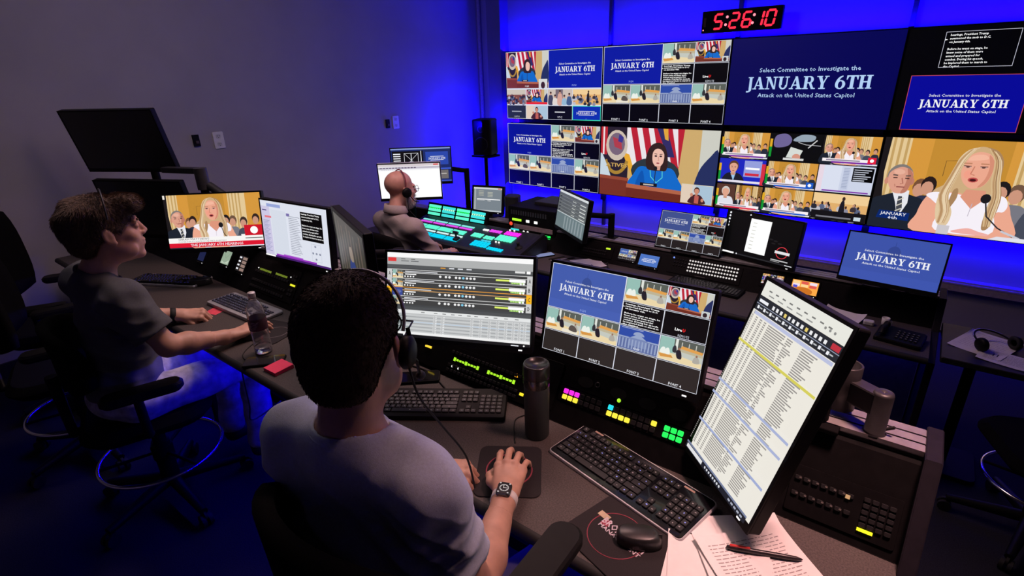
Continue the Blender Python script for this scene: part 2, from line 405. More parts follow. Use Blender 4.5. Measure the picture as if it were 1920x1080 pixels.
def hall(s, label=None):                       # empty hearing room with a few people setting up
    s.rect(0, 0, 1, 1, c(196, 200, 190), 0); s.rect(0, .35, .33, 1, c(150, 190, 180)); s.rect(.33, .6, 1, 1, c(90, 95, 88)); s.rect(.36, .55, .42, 1, c(225, 228, 220))
    for k in range(3): s.rect(.5+.16*k, .68, .52+.16*k, .9, c(205, 205, 195))
    s.poly([(.48, .62), (.98, .55), (1, .67), (.52, .75)], c(225, 160, 80)); s.poly([(.46, .5), (1, .45), (1, .56), (.48, .62)], c(190, 180, 150))
    s.poly([(0, 0), (1, 0), (1, .2), (.3, .35), (0, .28)], c(235, 215, 170)); s.poly([(.05, .1), (.35, .16), (.3, .26), (0, .24)], c(215, 150, 70))
    for x, w in ((.1, .07), (.2, .06)): s.blob([(x-w, .28), (x-w*.6, .5), (x+w*.5, .52), (x+w, .28)], c(235, 240, 232), 3)
    s.blob([(.44, .2), (.4, .45), (.46, .6), (.52, .45), (.54, .2)], c(35, 30, 40), 3); s.ell(.46, .6, .03, .06, c(150, 110, 90), 8)
    s.blob([(.32, .42), (.31, .6), (.36, .72), (.4, .6), (.4, .42)], c(50, 50, 55), 3); s.blob([(.8, .18), (.82, .4), (.9, .44), (.95, .2)], c(175, 170, 160), 3); s.ell(.87, .47, .025, .05, c(150, 110, 90), 8)
def hall2(s): hall(s); s.rect(.5, .02, .95, .16, c(235, 228, 210)); s.blob([(.7, .15), (.72, .35), (.8, .4), (.9, .3), (.92, .12)], c(90, 80, 75), 3)
def speaker(s, detail=False):                  # member at the dais before flags
    s.rect(0, 0, 1, 1, c(205, 170, 110), 0); s.rect(.86, 0, 1, 1, c(205, 205, 195)); s.rect(.0, .2, .26, 1, c(40, 32, 45))
    s.rect(0, .6, .06, 1, c(190, 40, 50)); s.rect(.02, .6, .035, 1, c(235, 225, 225))
    fl = [(.24, 1), (.70, 1), (.70, .5), (.36, .3), (.24, .62)]; s.poly(fl, c(235, 228, 232))
    for k in range(5): s.poly([(.27+.1*k, 1), (.325+.1*k, 1), (min(.70, .40+.1*k), .45), (min(.70, .345+.1*k), .45)], c(186, 34, 52))
    s.poly([(.50, 1), (.58, 1), (.66, .62), (.6, .62)], c(50, 45, 100)); s.poly([(.55, 1), (.59, 1), (.60, .84), (.57, .86)], c(225, 165, 60))
    s.poly([(.2, .66), (.27, .62), (.34, .3), (.31, .28)], c(232, 170, 50))
    s.ell(.15, .74, .1, .22, c(205, 190, 175)); s.ell(.15, .76, .075, .16, c(120, 100, 120)); s.poly([(.11, .86), (.19, .82), (.2, .68), (.13, .72)], c(175, 60, 75)); s.poly([(.17, .9), (.21, .86), (.2, .78), (.16, .8)], c(60, 55, 140))
    s.ring(.15, .62, .12, .3, .05, c(170, 130, 50), 20, 200, 340)
    s.blob([(0, .26), (0, .62), (.05, .5), (.1, .3), (.1, .26)], c(200, 215, 225), 3)
    s.ell(.5, .4, .21, .2, c(45, 55, 62)); s.blob([(.84, .15), (.86, .45), (.94, .66), (1, .72), (1, .1)], c(38, 48, 95), 4)
    s.blob([(.27, .1), (.32, .36), (.38, .47), (.5, .44), (.63, .47), (.69, .36), (.73, .1)], c(20, 105, 200)); s.blob([(.33, .12), (.36, .33), (.4, .4), (.42, .12)], c(15, 85, 175), 3)
    if detail: s.line([(.46, .44), (.47, .33), (.52, .25), (.57, .33), (.565, .44)], .012, c(90, 215, 215))
    s.blob([(.43, .45), (.42, .6), (.455, .76), (.52, .81), (.575, .76), (.605, .6), (.6, .44), (.55, .42), (.48, .42)], c(52, 34, 32))
    head(s, .52, .61, .115, c(238, 185, 165), c(52, 34, 32), False, None, detail) if False else s.blob([(.476, .66), (.478, .55), (.5, .49), (.523, .475), (.548, .49), (.57, .55), (.572, .66), (.54, .72), (.5, .72)], c(238, 190, 172))
    if detail:
        for k in (-1, 1): s.ell(.524+k*.021, .625, .012, .012, c(60, 40, 45), 8); s.line([(.524+k*.01, .652), (.524+k*.034, .656)], .008, c(70, 45, 40))
        s.line([(.524, .62), (.53, .565), (.52, .562)], .008, c(195, 130, 115)); s.ell(.524, .528, .014, .011, c(160, 70, 75), 8)
        s.poly([(.5, .49), (.55, .49), (.545, .43), (.505, .43)], c(215, 160, 142))
    s.ell(.508, .45, .015, .035, c(30, 28, 32), 10); s.line([(.508, .43), (.505, .22)], .012, c(40, 38, 42))
    s.poly([(0, 0), (.265, 0), (.265, .26), (0, .29)], c(118, 50, 36)); s.poly([(0, .25), (.27, .235), (.27, .28), (0, .30)], c(150, 72, 50))
    s.poly([(.255, 0), (1, 0), (1, .12), (.255, .16)], c(110, 44, 32)); s.poly([(.255, .14), (1, .10), (1, .15), (.255, .2)], c(178, 100, 72))
    s.rect(.38, .19, .53, .235, c(25, 22, 28)); s.rect(.41, .202, .5, .222, c(190, 180, 170))
def signer(s):
    s.rect(0, 0, 1, 1, c(170, 195, 215), 0); s.rect(0, 0, .35, 1, c(225, 205, 185)); s.poly([(.35, 0), (.6, 0), (.45, 1), (.35, 1)], c(205, 205, 205))
    s.blob([(.25, 0), (.3, .3), (.42, .48), (.6, .48), (.72, .3), (.78, 0)], c(70, 35, 42)); s.rect(.44, 0, .58, .42, c(190, 95, 85))
    head(s, .5, .68, .16, c(205, 140, 115), c(60, 35, 28)); s.ell(.34, .46, .05, .1, c(205, 140, 115), 10); s.ell(.7, .2, .05, .1, c(205, 140, 115), 10)
def crowd(s, orange=True):
    s.rect(0, 0, 1, 1, c(225, 175, 110) if orange else c(130, 75, 55), 0); s.rect(0, .65, 1, 1, c(240, 205, 150) if orange else c(205, 195, 180))
    rng = random.Random(5 if orange else 9)
    for i in range(26):
        x = rng.random(); y = .06+.5*rng.random(); k = rng.choice([c(40, 42, 55), c(90, 100, 130), c(190, 190, 200), c(60, 50, 55), c(140, 140, 160)])
        s.blob([(x-.05, y-.14), (x-.04, y+.02), (x+.04, y+.02), (x+.05, y-.14)], k, 2); s.ell(x, y+.09, .022, .06, rng.choice([c(70, 45, 38), c(190, 140, 115), c(40, 28, 25)]), 7)
    if orange: s.blob([(.5, .2), (.52, .7), (.58, .75), (.6, .2)], c(30, 28, 36), 3); s.ell(.56, .84, .03, .08, c(60, 40, 35), 8)
def standing(s):
    s.rect(0, 0, 1, 1, c(205, 190, 180), 0); s.rect(.32, .4, .62, 1, c(120, 105, 115))
    for x, y, h, k in ((.12, 0, .8, c(70, 70, 95)), (.3, 0, .62, c(225, 215, 210)), (.5, 0, .9, c(215, 165, 150)), (.68, 0, .6, c(150, 185, 210)), (.88, 0, .72, c(70, 95, 140))):
        s.blob([(x-.1, 0), (x-.08, h-.25), (x, h-.18), (x+.08, h-.25), (x+.1, 0)], k, 3); s.ell(x, h-.08, .04, .1, c(200, 150, 130), 9); s.ell(x, h-.02, .042, .07, c(70, 48, 40), 9)
def capitol(s):
    s.rect(0, 0, 1, 1, c(45, 75, 165), 0); g = c(150, 165, 200); d = c(95, 110, 160)
    s.rect(0, 0, 1, .52, d); s.rect(.0, .5, 1, .56, g); s.poly([(.3, .56), (.5, .78), (.7, .56)], g); s.ell(.5, .7, .14, .16, g, 14, 0, 180); s.rect(.26, .2, .74, .56, c(120, 135, 180))
    for k in range(12): s.rect(.02+.083*k, .06, .055+.083*k, .48, g)
    s.rect(.05, .92, .6, .96, c(140, 155, 200)); s.text('PARK', .5, .06, .09, OFFW, None, 'c')
def liveu(s, label=True):
    s.rect(0, 0, 1, 1, BK, 0); s.text('Live', .28, .28, .11, WH, .17, 'l', .03); s.text('U', .46, .28, .12, c(255, 40, 40), .06, 'l', .04)
    if label: s.text('REMOTE', .5, .04, .11, c(200, 205, 215), .26, 'c')
def blank(s, lab=None, col=BK):
    s.rect(0, 0, 1, 1, col, 0)
    if lab: s.text(lab, .5, .05, .12, OFFW, .3, 'c', .01)
def blonde(s, tight=False):                    # woman at the witness table, man in a suit behind her
    s.rect(0, 0, 1, 1, c(214, 152, 62), 0); s.rect(.25, .35, .62, 1, c(196, 140, 52))
    for x0, x1 in ((.0, .14), (.66, .84)):
        s.rect(x0, .3, x1, 1, c(228, 200, 150))
        for k in range(4): s.rect(x0+.012+.034*k, .3, x0+.026+.034*k, 1, c(196, 160, 100))
    s.poly([(0, 1), (.035, 1), (.03, .62), (.05, .3), (0, .3)], c(28, 24, 26)); s.line([(.33, .62), (.33, .78), (.4, .79)], .006, c(120, 85, 40))
    # people behind
    for x, y, k, hc in ((.235, .47, c(220, 215, 215), c(120, 80, 55)), (.275, .5, c(45, 50, 75), c(40, 28, 26)), (.69, .48, c(120, 120, 130), c(112, 84, 66)), (.62, .5, c(60, 60, 70), c(30, 26, 28)), (.8, .45, c(70, 75, 90), c(60, 45, 40)), (.93, .5, c(40, 44, 60), c(50, 36, 30))):
        s.blob([(x-.075, 0), (x-.06, y-.16), (x, y-.1), (x+.06, y-.16), (x+.075, 0)], k, 4); s.ell(x, y+.015, .039, .095, hc, 14); s.ell(x-.004, y-.02, .031, .075, c(205, 150, 125), 12)
    # man in the dark suit
    s.blob([(-.02, 0), (-.01, .29), (.06, .37), (.13, .41), (.2, .39), (.27, .33), (.3, .1), (.3, 0)], c(30, 36, 48))
    s.poly([(.095, .43), (.185, .44), (.19, .3), (.155, .12), (.125, .3)], c(232, 232, 238)); s.poly([(.135, .37), (.155, .37), (.168, .24), (.15, .14), (.136, .25)], c(70, 72, 80))
    for k in range(3): s.line([(.135, .2+.06*k), (.165, .235+.06*k)], .012, c(210, 205, 190))
    s.ell(.12, .585, .068, .135, c(128, 122, 118), 20); s.ell(.054, .53, .012, .04, c(205, 140, 118), 8); s.ell(.187, .54, .012, .04, c(190, 125, 105), 8)
    s.blob([(.063, .62), (.066, .5), (.1, .41), (.14, .4), (.172, .43), (.183, .53), (.18, .64), (.12, .69)], c(220, 158, 136))
    s.blob([(.15, .68), (.183, .62), (.182, .5), (.165, .42), (.14, .405), (.155, .5), (.158, .6)], c(188, 122, 102), 4); s.ell(.112, .635, .03, .03, c(232, 176, 154), 10)
    for k in (-1, 1): s.line([(.128+k*.02, .595), (.128+k*.046, .6)], .014, c(95, 80, 75)); s.line([(.128+k*.02, .57), (.128+k*.042, .568)], .012, c(70, 44, 40))
    s.line([(.132, .57), (.142, .51), (.128, .505)], .012, c(180, 115, 98)); s.line([(.112, .47), (.155, .472)], .013, c(150, 82, 75)); s.line([(.1, .5), (.106, .47)], .008, c(185, 122, 105))
    # woman
    hair = c(206, 172, 128); h2 = c(170, 132, 92); h3 = c(225, 200, 162); sk = c(236, 168, 142)
    s.blob([(.3, .44), (.36, .56), (.4, .8), (.45, .92), (.5, .935), (.55, .88), (.585, .72), (.61, .5), (.63, .38), (.6, .12), (.57, .05), (.4, .05), (.33, .2)], hair)
    s.blob([(.255, .0), (.25, .2), (.27, .36), (.31, .44), (.42, .46), (.5, .42), (.58, .46), (.65, .42), (.69, .28), (.71, 0)], sk)
    s.blob([(.275, .41), (.32, .45), (.44, .44), (.495, .36), (.5, .3), (.51, .37), (.57, .46), (.64, .45), (.665, .37), (.655, .3), (.62, .27), (.62, .05), (.36, .04), (.36, .26), (.31, .36)], c(246, 240, 248))
    s.poly([(.46, .5), (.55, .5), (.56, .42), (.505, .3), (.44, .42)], c(222, 150, 124)); s.line([(.505, .36), (.5, .22)], .006, c(190, 180, 195))
    s.blob([(.42, .8), (.412, .68), (.43, .58), (.465, .52), (.495, .515), (.53, .55), (.552, .64), (.555, .78), (.52, .87), (.46, .88)], sk)
    s.blob([(.52, .86), (.553, .78), (.55, .64), (.53, .555), (.505, .53), (.53, .62), (.535, .74)], c(214, 142, 116), 4); s.blob([(.43, .8), (.45, .85), (.5, .86), (.52, .82), (.47, .8)], c(244, 184, 158), 4); s.ell(.445, .655, .018, .045, c(242, 160, 136), 12)
    s.blob([(.47, .93), (.43, .87), (.412, .74), (.4, .6), (.38, .42), (.42, .25), (.41, .1), (.36, .12), (.335, .3), (.34, .46), (.37, .62), (.385, .8), (.42, .9)], h3)
    s.blob([(.5, .935), (.54, .88), (.562, .74), (.57, .58), (.585, .44), (.575, .25), (.58, .1), (.61, .12), (.625, .3), (.625, .46), (.6, .62), (.59, .8), (.555, .9)], h2)
    s.blob([(.42, .5), (.425, .4), (.4, .26), (.39, .12), (.375, .2), (.39, .36), (.4, .48)], h2)
    rng = random.Random(21); base = s.d
    for k in range(26):
        q = k/25; s.d = base+k % 3
        if k % 2: P = [(.46-.03*q, .925-.02*q), (.425-.035*q, .8), (.4-.04*q, .6), (.385-.05*q, .42), (.41-.05*q, .26), (.4-.04*q, .12)]
        else: P = [(.51+.03*q, .925-.03*q), (.55+.03*q, .8), (.56+.04*q, .6), (.58+.04*q, .44), (.575+.045*q, .27), (.585+.03*q, .13)]
        s.line([(p[0], p[1]) for p in catmull([(a[0], a[1], 0) for a in P], 3, False)], .004+.006*rng.random(), rng.choice([c(232, 208, 172), c(182, 142, 100), c(150, 114, 78), c(214, 184, 140), c(196, 160, 118)]))
    s.d = base+4
    for k in (-1, 1): s.line([(.473+k*.02, .768), (.473+k*.058, .768)], .012, c(190, 130, 98)); s.ell(.473+k*.036, .733, .017, .010, c(205, 165, 155), 10); s.ell(.473+k*.036, .733, .009, .011, c(95, 65, 60), 8); s.line([(.473+k*.02, .741), (.473+k*.056, .742)], .008, c(120, 78, 68))
    s.line([(.468, .74), (.458, .66), (.478, .65)], .01, c(200, 125, 102)); s.ell(.476, .602, .024, .026, c(190, 80, 78), 12); s.ell(.476, .6, .016, .014, c(70, 20, 25), 10)
    s.ell(.56, .42, .024, .05, c(28, 26, 30), 14); s.line([(.565, .38), (.585, .24), (.65, .13), (.73, .05)], .013, c(45, 42, 48)); s.line([(.67, .1), (.76, .04)], .02, c(200, 200, 210))
    s.blob([(.44, .045), (.47, .07), (.52, .095), (.57, .07), (.62, .05), (.6, .03), (.47, .03)], c(240, 175, 165), 4); s.poly([(.62, 0), (1, 0), (1, .05), (.66, .04)], c(225, 225, 235)); s.rect(.37, .0, .43, .1, c(205, 200, 205))
    if not tight:
        s.poly([(.05, .2), (.215, .19), (.215, .1), (.04, .11)], c(10, 40, 110)); s.text('JANUARY', .13, .15, .034, OFFW, .14, 'c', .01); s.text('6th', .13, .107, .032, OFFW, .05, 'c', .01)
def chyron(s, red, logo=None, big=False):
    if big:
        s.poly([(0, .05), (1, .05), (1, .2), (0, .2)], c(248, 246, 244)); s.rect(0, .02, 1, .105, c(222, 22, 48)); s.rect(.76, .16, 1, .23, c(248, 246, 244)); s.rect(.8, .2, 1, .4, c(205, 20, 40)); s.ell(.9, .3, .04, .07, WH); s.rect(.8, .145, .98, .16, c(60, 60, 60))
        s.text('SARAH MATTHEWS', .1, .155, .036, c(60, 58, 60), .32); s.text('FORMER DEPUTY WHITE HOUSE PRESS SECRETARY', .1, .117, .022, c(80, 78, 80), .5)
        s.text('THE JANUARY 6TH HEARINGS', .22, .035, .05, OFFW, .55, 'l', .01)
    else:
        s.rect(.03, .08, .97, .19, c(248, 240, 244)); s.rect(.2, .03, .92, .09, red); s.rect(.1, .11, .7, .16, c(150, 140, 160))
        if logo: s.rect(.83, .06, .97, .28, logo); s.ell(.9, .17, .035, .06, WH, 10)
def anchor(s):
    s.rect(0, 0, 1, 1, c(30, 40, 190), 0); s.rect(.55, .3, .92, .95, c(150, 160, 220)); s.rect(.58, .35, .88, .45, c(210, 40, 60)); s.rect(.58, .6, .88, .68, WH)
    s.blob([(.1, 0), (.15, .35), (.32, .45), (.5, .35), (.56, 0)], c(30, 30, 45)); s.poly([(.26, .44), (.38, .44), (.34, .1)], c(160, 200, 235)); head(s, .32, .66, .2, SK, c(95, 60, 40), False, None, True); s.rect(0, .04, 1, .13, c(230, 225, 240)); s.rect(.92, 0, 1, .85, c(215, 50, 70))
def overhead(s):
    s.rect(0, 0, 1, 1, c(12, 12, 14), 0); s.blob([(.1, .5), (.1, .9), (.3, 1), (.42, .8), (.35, .55)], c(110, 100, 150)); s.poly([(.35, .12), (.6, .1), (.66, .4), (.42, .52)], c(215, 220, 215)); s.blob([(.45, .75), (.6, .98), (.85, .95), (.8, .75)], c(150, 165, 180)); s.ell(.55, .15, .08, .12, c(215, 150, 130)); s.line([(.75, .5), (.9, .8)], .04, c(205, 205, 205)); s.rect(.3, .02, .7, .1, c(215, 215, 215)); s.line([(.55, .7), (.7, .62), (.98, .6)], .02, c(200, 200, 205))
def docpage(s):
    s.rect(0, 0, 1, 1, c(205, 212, 232), 0); s.rect(0, 0, .1, 1, c(232, 215, 228)); s.rect(.1, .05, .42, 1, c(218, 224, 240)); s.rect(.45, .1, .58, .95, c(196, 204, 226))
    for k in range(14): s.rect(.46, .9-.055*k, .56, .92-.055*k, c(150, 160, 190))
    s.rect(.62, .45, .98, .95, BK)
    for k in range(6): s.rect(.64, .86-.075*k, .94-.05*(k % 3), .89-.075*k, c(200, 205, 220))
    s.rect(.12, .03, .95, .08, c(130, 60, 170))
def multiview(s, labels=True):                 # four by four multiviewer with the title card in the large window
    s.rect(0, 0, 1, 1, c(12, 12, 14), 0); s.d = 6
    cells = [(0, 2, 2, 'J'), (2, 3, 1, 'h'), (3, 3, 1, 's'), (2, 2, 1, 'p'), (3, 2, 1, 'l'), (0, 1, 1, 'g'), (1, 1, 1, 'h'), (2, 1, 1, 'c'), (3, 1, 1, 'h'), (0, 0, 1, '1'), (1, 0, 1, '2'), (2, 0, 1, '3'), (3, 0, 1, '4')]
    for x, y, k, t in cells:
        s.cell(x/4+.004, y/4+.006, k/4-.008, k/4-.012, 8)
        if t == 'J': jan6(s, s.jbg, OFFW, True, 'PGM' if labels else None, s.big)
        elif t == 'h': hall(s)
        elif t == 'g': hall2(s)
        elif t == 's': speaker(s); s.rect(.8, .0, .98, .25, c(200, 205, 205)); s.ell(.88, .1, .05, .1, c(50, 35, 40), 8)
        elif t == 'p': prompter(s, True)
        elif t == 'l': liveu(s)
        elif t == 'c': capitol(s)
        else: blank(s, 'FONT '+t, s.fbg)
        s.frame(-.008*4/k/2, -.01, 1+.008*4/k/2, 1.01, .02 if k == 1 else .012, c(225, 228, 240))
    s.cell(0, 0, 1, 1)

# ================================================================== the video wall
PX0, PW, PS, PH, PZ, PG, PY = -3.9825, 1.225, 1.21, 0.6936, 1.9754, 0.0529, 5.083
NEWS = [c(225, 40, 70), c(120, 40, 160), c(30, 90, 200)]
def p_a(s):
    s.rect(0, 0, 1, 1, c(215, 220, 235), 0); s.d = 4
    def cell(x0, y0, x1, y1, fn, *a):
        s.cell(x0+.003, y0+.005, x1-x0-.006, y1-y0-.01, 6); fn(s, *a)
    def spk(q): speaker(q); q.rect(.78, .0, .98, .25, c(215, 215, 215)); q.ell(.88, .08, .05, .1, c(60, 35, 42), 8); q.text('PGM', .5, .03, .05, OFFW, None, 'c')
    cell(0, .46, .47, 1, spk); cell(.47, .46, 1, 1, lambda q: jan6(q, c(12, 30, 165), OFFW, True, 'PVW'))
    cell(0, .22, .22, .45, crowd, False)
    def sp2(q): speaker(q); q.rect(0, 0, 1, .13, c(230, 40, 50))
    cell(.22, .22, .46, .45, sp2); cell(.46, .22, .72, .45, standing); cell(.72, .22, 1, .45, crowd)
    def cam(q): q.rect(0, 0, 1, 1, c(38, 44, 54), 0); q.rect(.24, .5, .76, .57, c(170, 175, 185)); q.text('CAM 8', .5, .08, .13, c(190, 195, 205), .3, 'c')
    cell(0, 0, .22, .21, cam); cell(.22, 0, .46, .21, signer)
    def vtc(q): q.rect(0, 0, 1, 1, c(10, 10, 16), 0); q.rect(.29, .5, .71, .58, c(215, 215, 220)); q.text('VTC', .5, .08, .15, c(220, 220, 230), .2, 'c')
    cell(.46, 0, .72, .21, vtc); s.cell(.72, 0, .28, .21, 6); s.rect(0, 0, 1, 1, c(60, 225, 180)); s.cell(.726, .01, .268, .19, 8); jan6(s, c(12, 45, 175), OFFW, False, 'AUX')
    s.cell(0, 0, 1, 1)
def p_b(s): s.jbg = c(10, 26, 160); s.fbg = c(3, 3, 5); s.big = False; multiview(s)
def p_c(s): jan6(s, c(6, 6, 82), c(178, 208, 245))
def p_d(s):
    s.rect(0, 0, 1, 1, BK, 0); s.cell(.174, .622, .327, .33, 3); prompter(s); s.frame(0, 0, 1, 1, .012, c(200, 200, 215))
    s.cell(.056, .006, .545, .545, 3); jan6(s, c(8, 10, 150)); s.frame(0, 0, 1, 1, .01, c(190, 70, 90)); s.cell(0, 0, 1, 1)
def p_e(s): s.jbg = c(8, 20, 145); s.fbg = c(2, 2, 4); s.big = False; multiview(s)
def p_f(s):
    speaker(s, True); s.text('ATIVES', .055, .43, .055, c(205, 165, 90), .2, 'l', .02); s.cell(.742, .02, .243, .25, 60); s.rect(-.02, -.03, 1.02, 1.03, c(215, 205, 180)); signer(s); s.cell(0, 0, 1, 1)
def p_g(s):
    s.rect(0, 0, 1, 1, c(8, 8, 12), 0)
    def nw(kind, red, logo=None):
        def f(q): blonde(q, True); chyron(q, red, logo)
        return f
    def split(q):
        q.rect(0, 0, 1, 1, c(60, 40, 38), 0); x = q.c; q.cell(x[0], x[1], x[2]*.42, x[3], 6); q.rect(0, 0, 1, 1, c(95, 60, 50)); q.blob([(.1, .1), (.15, .45), (.5, .5), (.85, .45), (.9, .1)], c(225, 225, 235)); head(q, .5, .68, .17, SK, c(205, 200, 195)); q.cell(x[0]+x[2]*.42, x[1], x[2]*.58, x[3], 6); blonde(q, True); q.cell(*x); q.d = 90; chyron(q, NEWS[0])
    fns = [[split, nw(0, NEWS[2]), lambda q: (crowd(q), q.rect(0, 0, 1, .34, c(22, 20, 24)), q.rect(.1, .08, .75, .14, c(120, 120, 130)), q.rect(.8, .06, .92, .2, c(200, 215, 225)))],
           [anchor, nw(0, NEWS[2], c(30, 90, 200)), docpage], [nw(0, NEWS[1]), overhead, nw(0, NEWS[1], c(225, 30, 60))]]
    for r in range(3):
        for k in range(3):
            s.cell(k/3+.003, r/3+.012, 1/3-.006, 1/3-.018, 6); fns[r][k](s); s.d = 120
            if (r, k) not in ((0, 2), (1, 2), (2, 2)):
                s.rect(0, .12, .05, .5, c(20, 150, 50)); s.rect(0, .5, .05, .8, c(225, 170, 40))
    s.cell(0, 0, 1, 1)
def p_h(s): blonde(s)
DISP = [('multiviewer at the upper left with a green framed window', p_a), ('multiviewer with title card at upper left, in the top row', p_b),
        ('filled by one large dark blue title card', p_c), ('black with white prompter text above a blue title card', p_d),
        ('multiviewer in the bottom row, nearest the loudspeaker stand', p_e), ('showing a woman in a blue jacket before striped flags', p_f),
        ('three by three grid of news pictures', p_g), ('showing a blonde woman in white speaking at a microphone', p_h)]
for r in range(2):
    for k in range(4):
        lab, fn = DISP[r*4+k]
        x = PX0+k*PW+PS/2; z = PZ-PH/2-r*(PH+PG)
        t = thing('wall_display', 'video wall display '+lab, 'display', (x, PY, z), 0, 'displays of the video wall')
        b = MB(); M = Matrix.Rotation(R_(90), 4, 'X'); b.M = M
        b.prism(rrect(PS+.012, PH+.014, .004, 1), -.055, -.001, 0, .002)
        b.box(0, 0, -.075, .6, .4, .06, 0); b.build('housing', BLACK, t)
        b = MB(M); e = .006
        for (cx, cz, w, h) in ((0, PH/2+e/2, PS+2*e, e), (0, -PH/2-e/2, PS+2*e, e), (-PS/2-e/2, 0, e, PH), (PS/2+e/2, 0, e, PH)): b.box(cx, cz, .0005, w, h, .006)
        b.build('bezel', BLACK, t)
        s = Screen(PS, PH); s.jbg = c(10, 26, 160); fn(s); o = s.build(t, Matrix.Translation((0, -.0012, 0)))
for k, X in enumerate((PX0+PW-.008, PX0+2*PW-.008, PX0+3*PW-.008)):
    n = ('behind the seam after the leftmost displays', 'behind the middle seam under the red clock', 'behind the seam beside the black prompter display')[k]
    t = thing('mounting_pole', 'dark vertical steel pole '+n, 'pole', (X, 5.215, -0.3), 0, 'poles carrying the video wall')
    b = MB(); b.box(0, 0, 1.65, .034, .034, 3.3, 0, .004); b.build('upright', mat('pole_paint', (.05, .04, .05), .5), t)
    b = MB(); b.box(0, 0, .01, .14, .06, .02, 0, .004); b.build('foot_plate', BLACKM, t)
    b = MB(); b.box(0, -.03, 1.35, .05, .03, 1.2, 0); b.build('bracket', BLACKM, t)

# clock above the wall
t = thing('digital_clock', 'black digital wall clock with red glowing digits above the displays', 'clock', (-1.478, 5.02, 2.115))
b = MB(Matrix.Rotation(R_(90), 4, 'X')); b.prism(rrect(.635, .17, .006, 2), -.05, 0, 0, .003); b.build('housing', BLACK, t)
b = MB(); b.box(0, .12, .05, .06, .14, .03); b.build('bracket', BLACKM, t)
REDG = glow('clock_red', (1.0, .02, .05), 1.6)
SEG = {'5': 'afgcd', '2': 'abged', '6': 'afgecd', '1': 'bc', '0': 'abcdef'}
def digit(b, ch, x, z, w, h):
    g = .009; sh = .14
    pts = {'a': ((0, h), (w, h)), 'b': ((w, h), (w, h/2)), 'c': ((w, h/2), (w, 0)), 'd': ((0, 0), (w, 0)), 'e': ((0, h/2), (0, 0)), 'f': ((0, h), (0, h/2)), 'g': ((0, h/2), (w, h/2))}
    for sname in SEG[ch]:
        (x0, z0), (x1, z1) = pts[sname]; d = Vector((x1-x0, z1-z0)); d.normalize(); n = Vector((-d.y, d.x)); m = .008
        p0 = Vector((x0, z0))+d*m*.4; p1 = Vector((x1, z1))-d*m*.4
        q = [p0, p0+d*m*.6+n*m, p1-d*m*.6+n*m, p1, p1-d*m*.6-n*m, p0+d*m*.6-n*m]
        b.add([(x+p.x+p.y*sh, -.004, z+p.y) for p in q]+[(x+p.x+p.y*sh, -.0005, z+p.y) for p in q], [(0, 1, 2, 3, 4, 5)]+[(i, i+6, (i+1) % 6+6, (i+1) % 6) for i in range(6)])
for ch, x in (('5', -.205), ('2', -.075), ('6', .025), ('1', .115), ('0', .205)):
    b = MB(); digit(b, ch, x-.012, -.054, .062, .108); b.build('digit', REDG, t)
for x in (-.112, .113-.012+.0):
    for z in (-.028, .03): b = MB(); b.ball(x+z*.14, -.003, z, .011, .004, .011, 10); b.build('colon_dot', glow('clock_dot', (1, .25, .3), 1.6), t)
b = MB(); b.ball(-.3, -.002, -.06, .006, .003, .006, 8); b.build('indicator', glow('clock_dot', (1, .25, .3)), t)
b = MB(); b.box(-.29, -.004, 0, .02, .004, .07); b.build('side_segment', mat('dim_red', (.08, .0, .0), .4), t)

# loudspeaker on its stand
t = thing('speaker_stand', 'thin black speaker stand in the blue corner', 'stand', (-4.03, 4.72, -.3))
b = MB(); b.tube([(0, 0, .02), (0, 0, 1.2)], .021, 14); b.build('pole', BLACKM, t)
b = MB(); b.box(0, 0, 1.2, .26, .2, .018, 0, .006); b.build('top_plate', BLACKM, t)
b = MB(); b.prism(rrect(.34, .3, .03), 0, .022, 0, .005); b.build('base_plate', BLACKM, t)
t = thing('loudspeaker', 'black loudspeaker standing on the thin stand in the blue corner', 'loudspeaker', (-4.03, 4.72, .911), R_(18))
b = MB(); b.prism(rrect(.225, .25, .045, 6), 0, .39, 0, .012); b.build('cabinet', BLACK, t)
b = MB(Matrix.Translation((0, -.124, .125)) @ Matrix.Rotation(R_(90), 4, 'X')); b.lathe([(.082, 0), (.08, .004), (.06, -.004), (.03, -.02), (0, -.012)]); b.build('woofer', RUBBER, t)
b = MB(Matrix.Translation((0, -.124, .29)) @ Matrix.Rotation(R_(90), 4, 'X')); b.lathe([(.045, 0), (.03, .002), (.016, -.008), (0, -.002)]); b.build('tweeter', RUBBER, t)
t = thing('desk_speaker', 'small dark grey desktop speaker beside the tablet sized monitor', 'loudspeaker', (-2.78, 3.585, .58), R_(20))
b = MB(); b.prism(rrect(.12, .13, .03, 5), 0, .21, 0, .008); b.build('cabinet', DGREY, t)
b = MB(Matrix.Translation((0, -.066, .08)) @ Matrix.Rotation(R_(90), 4, 'X')); b.lathe([(.048, 0), (.046, .003), (.02, -.012), (0, -.008)]); b.build('woofer', RUBBER, t)

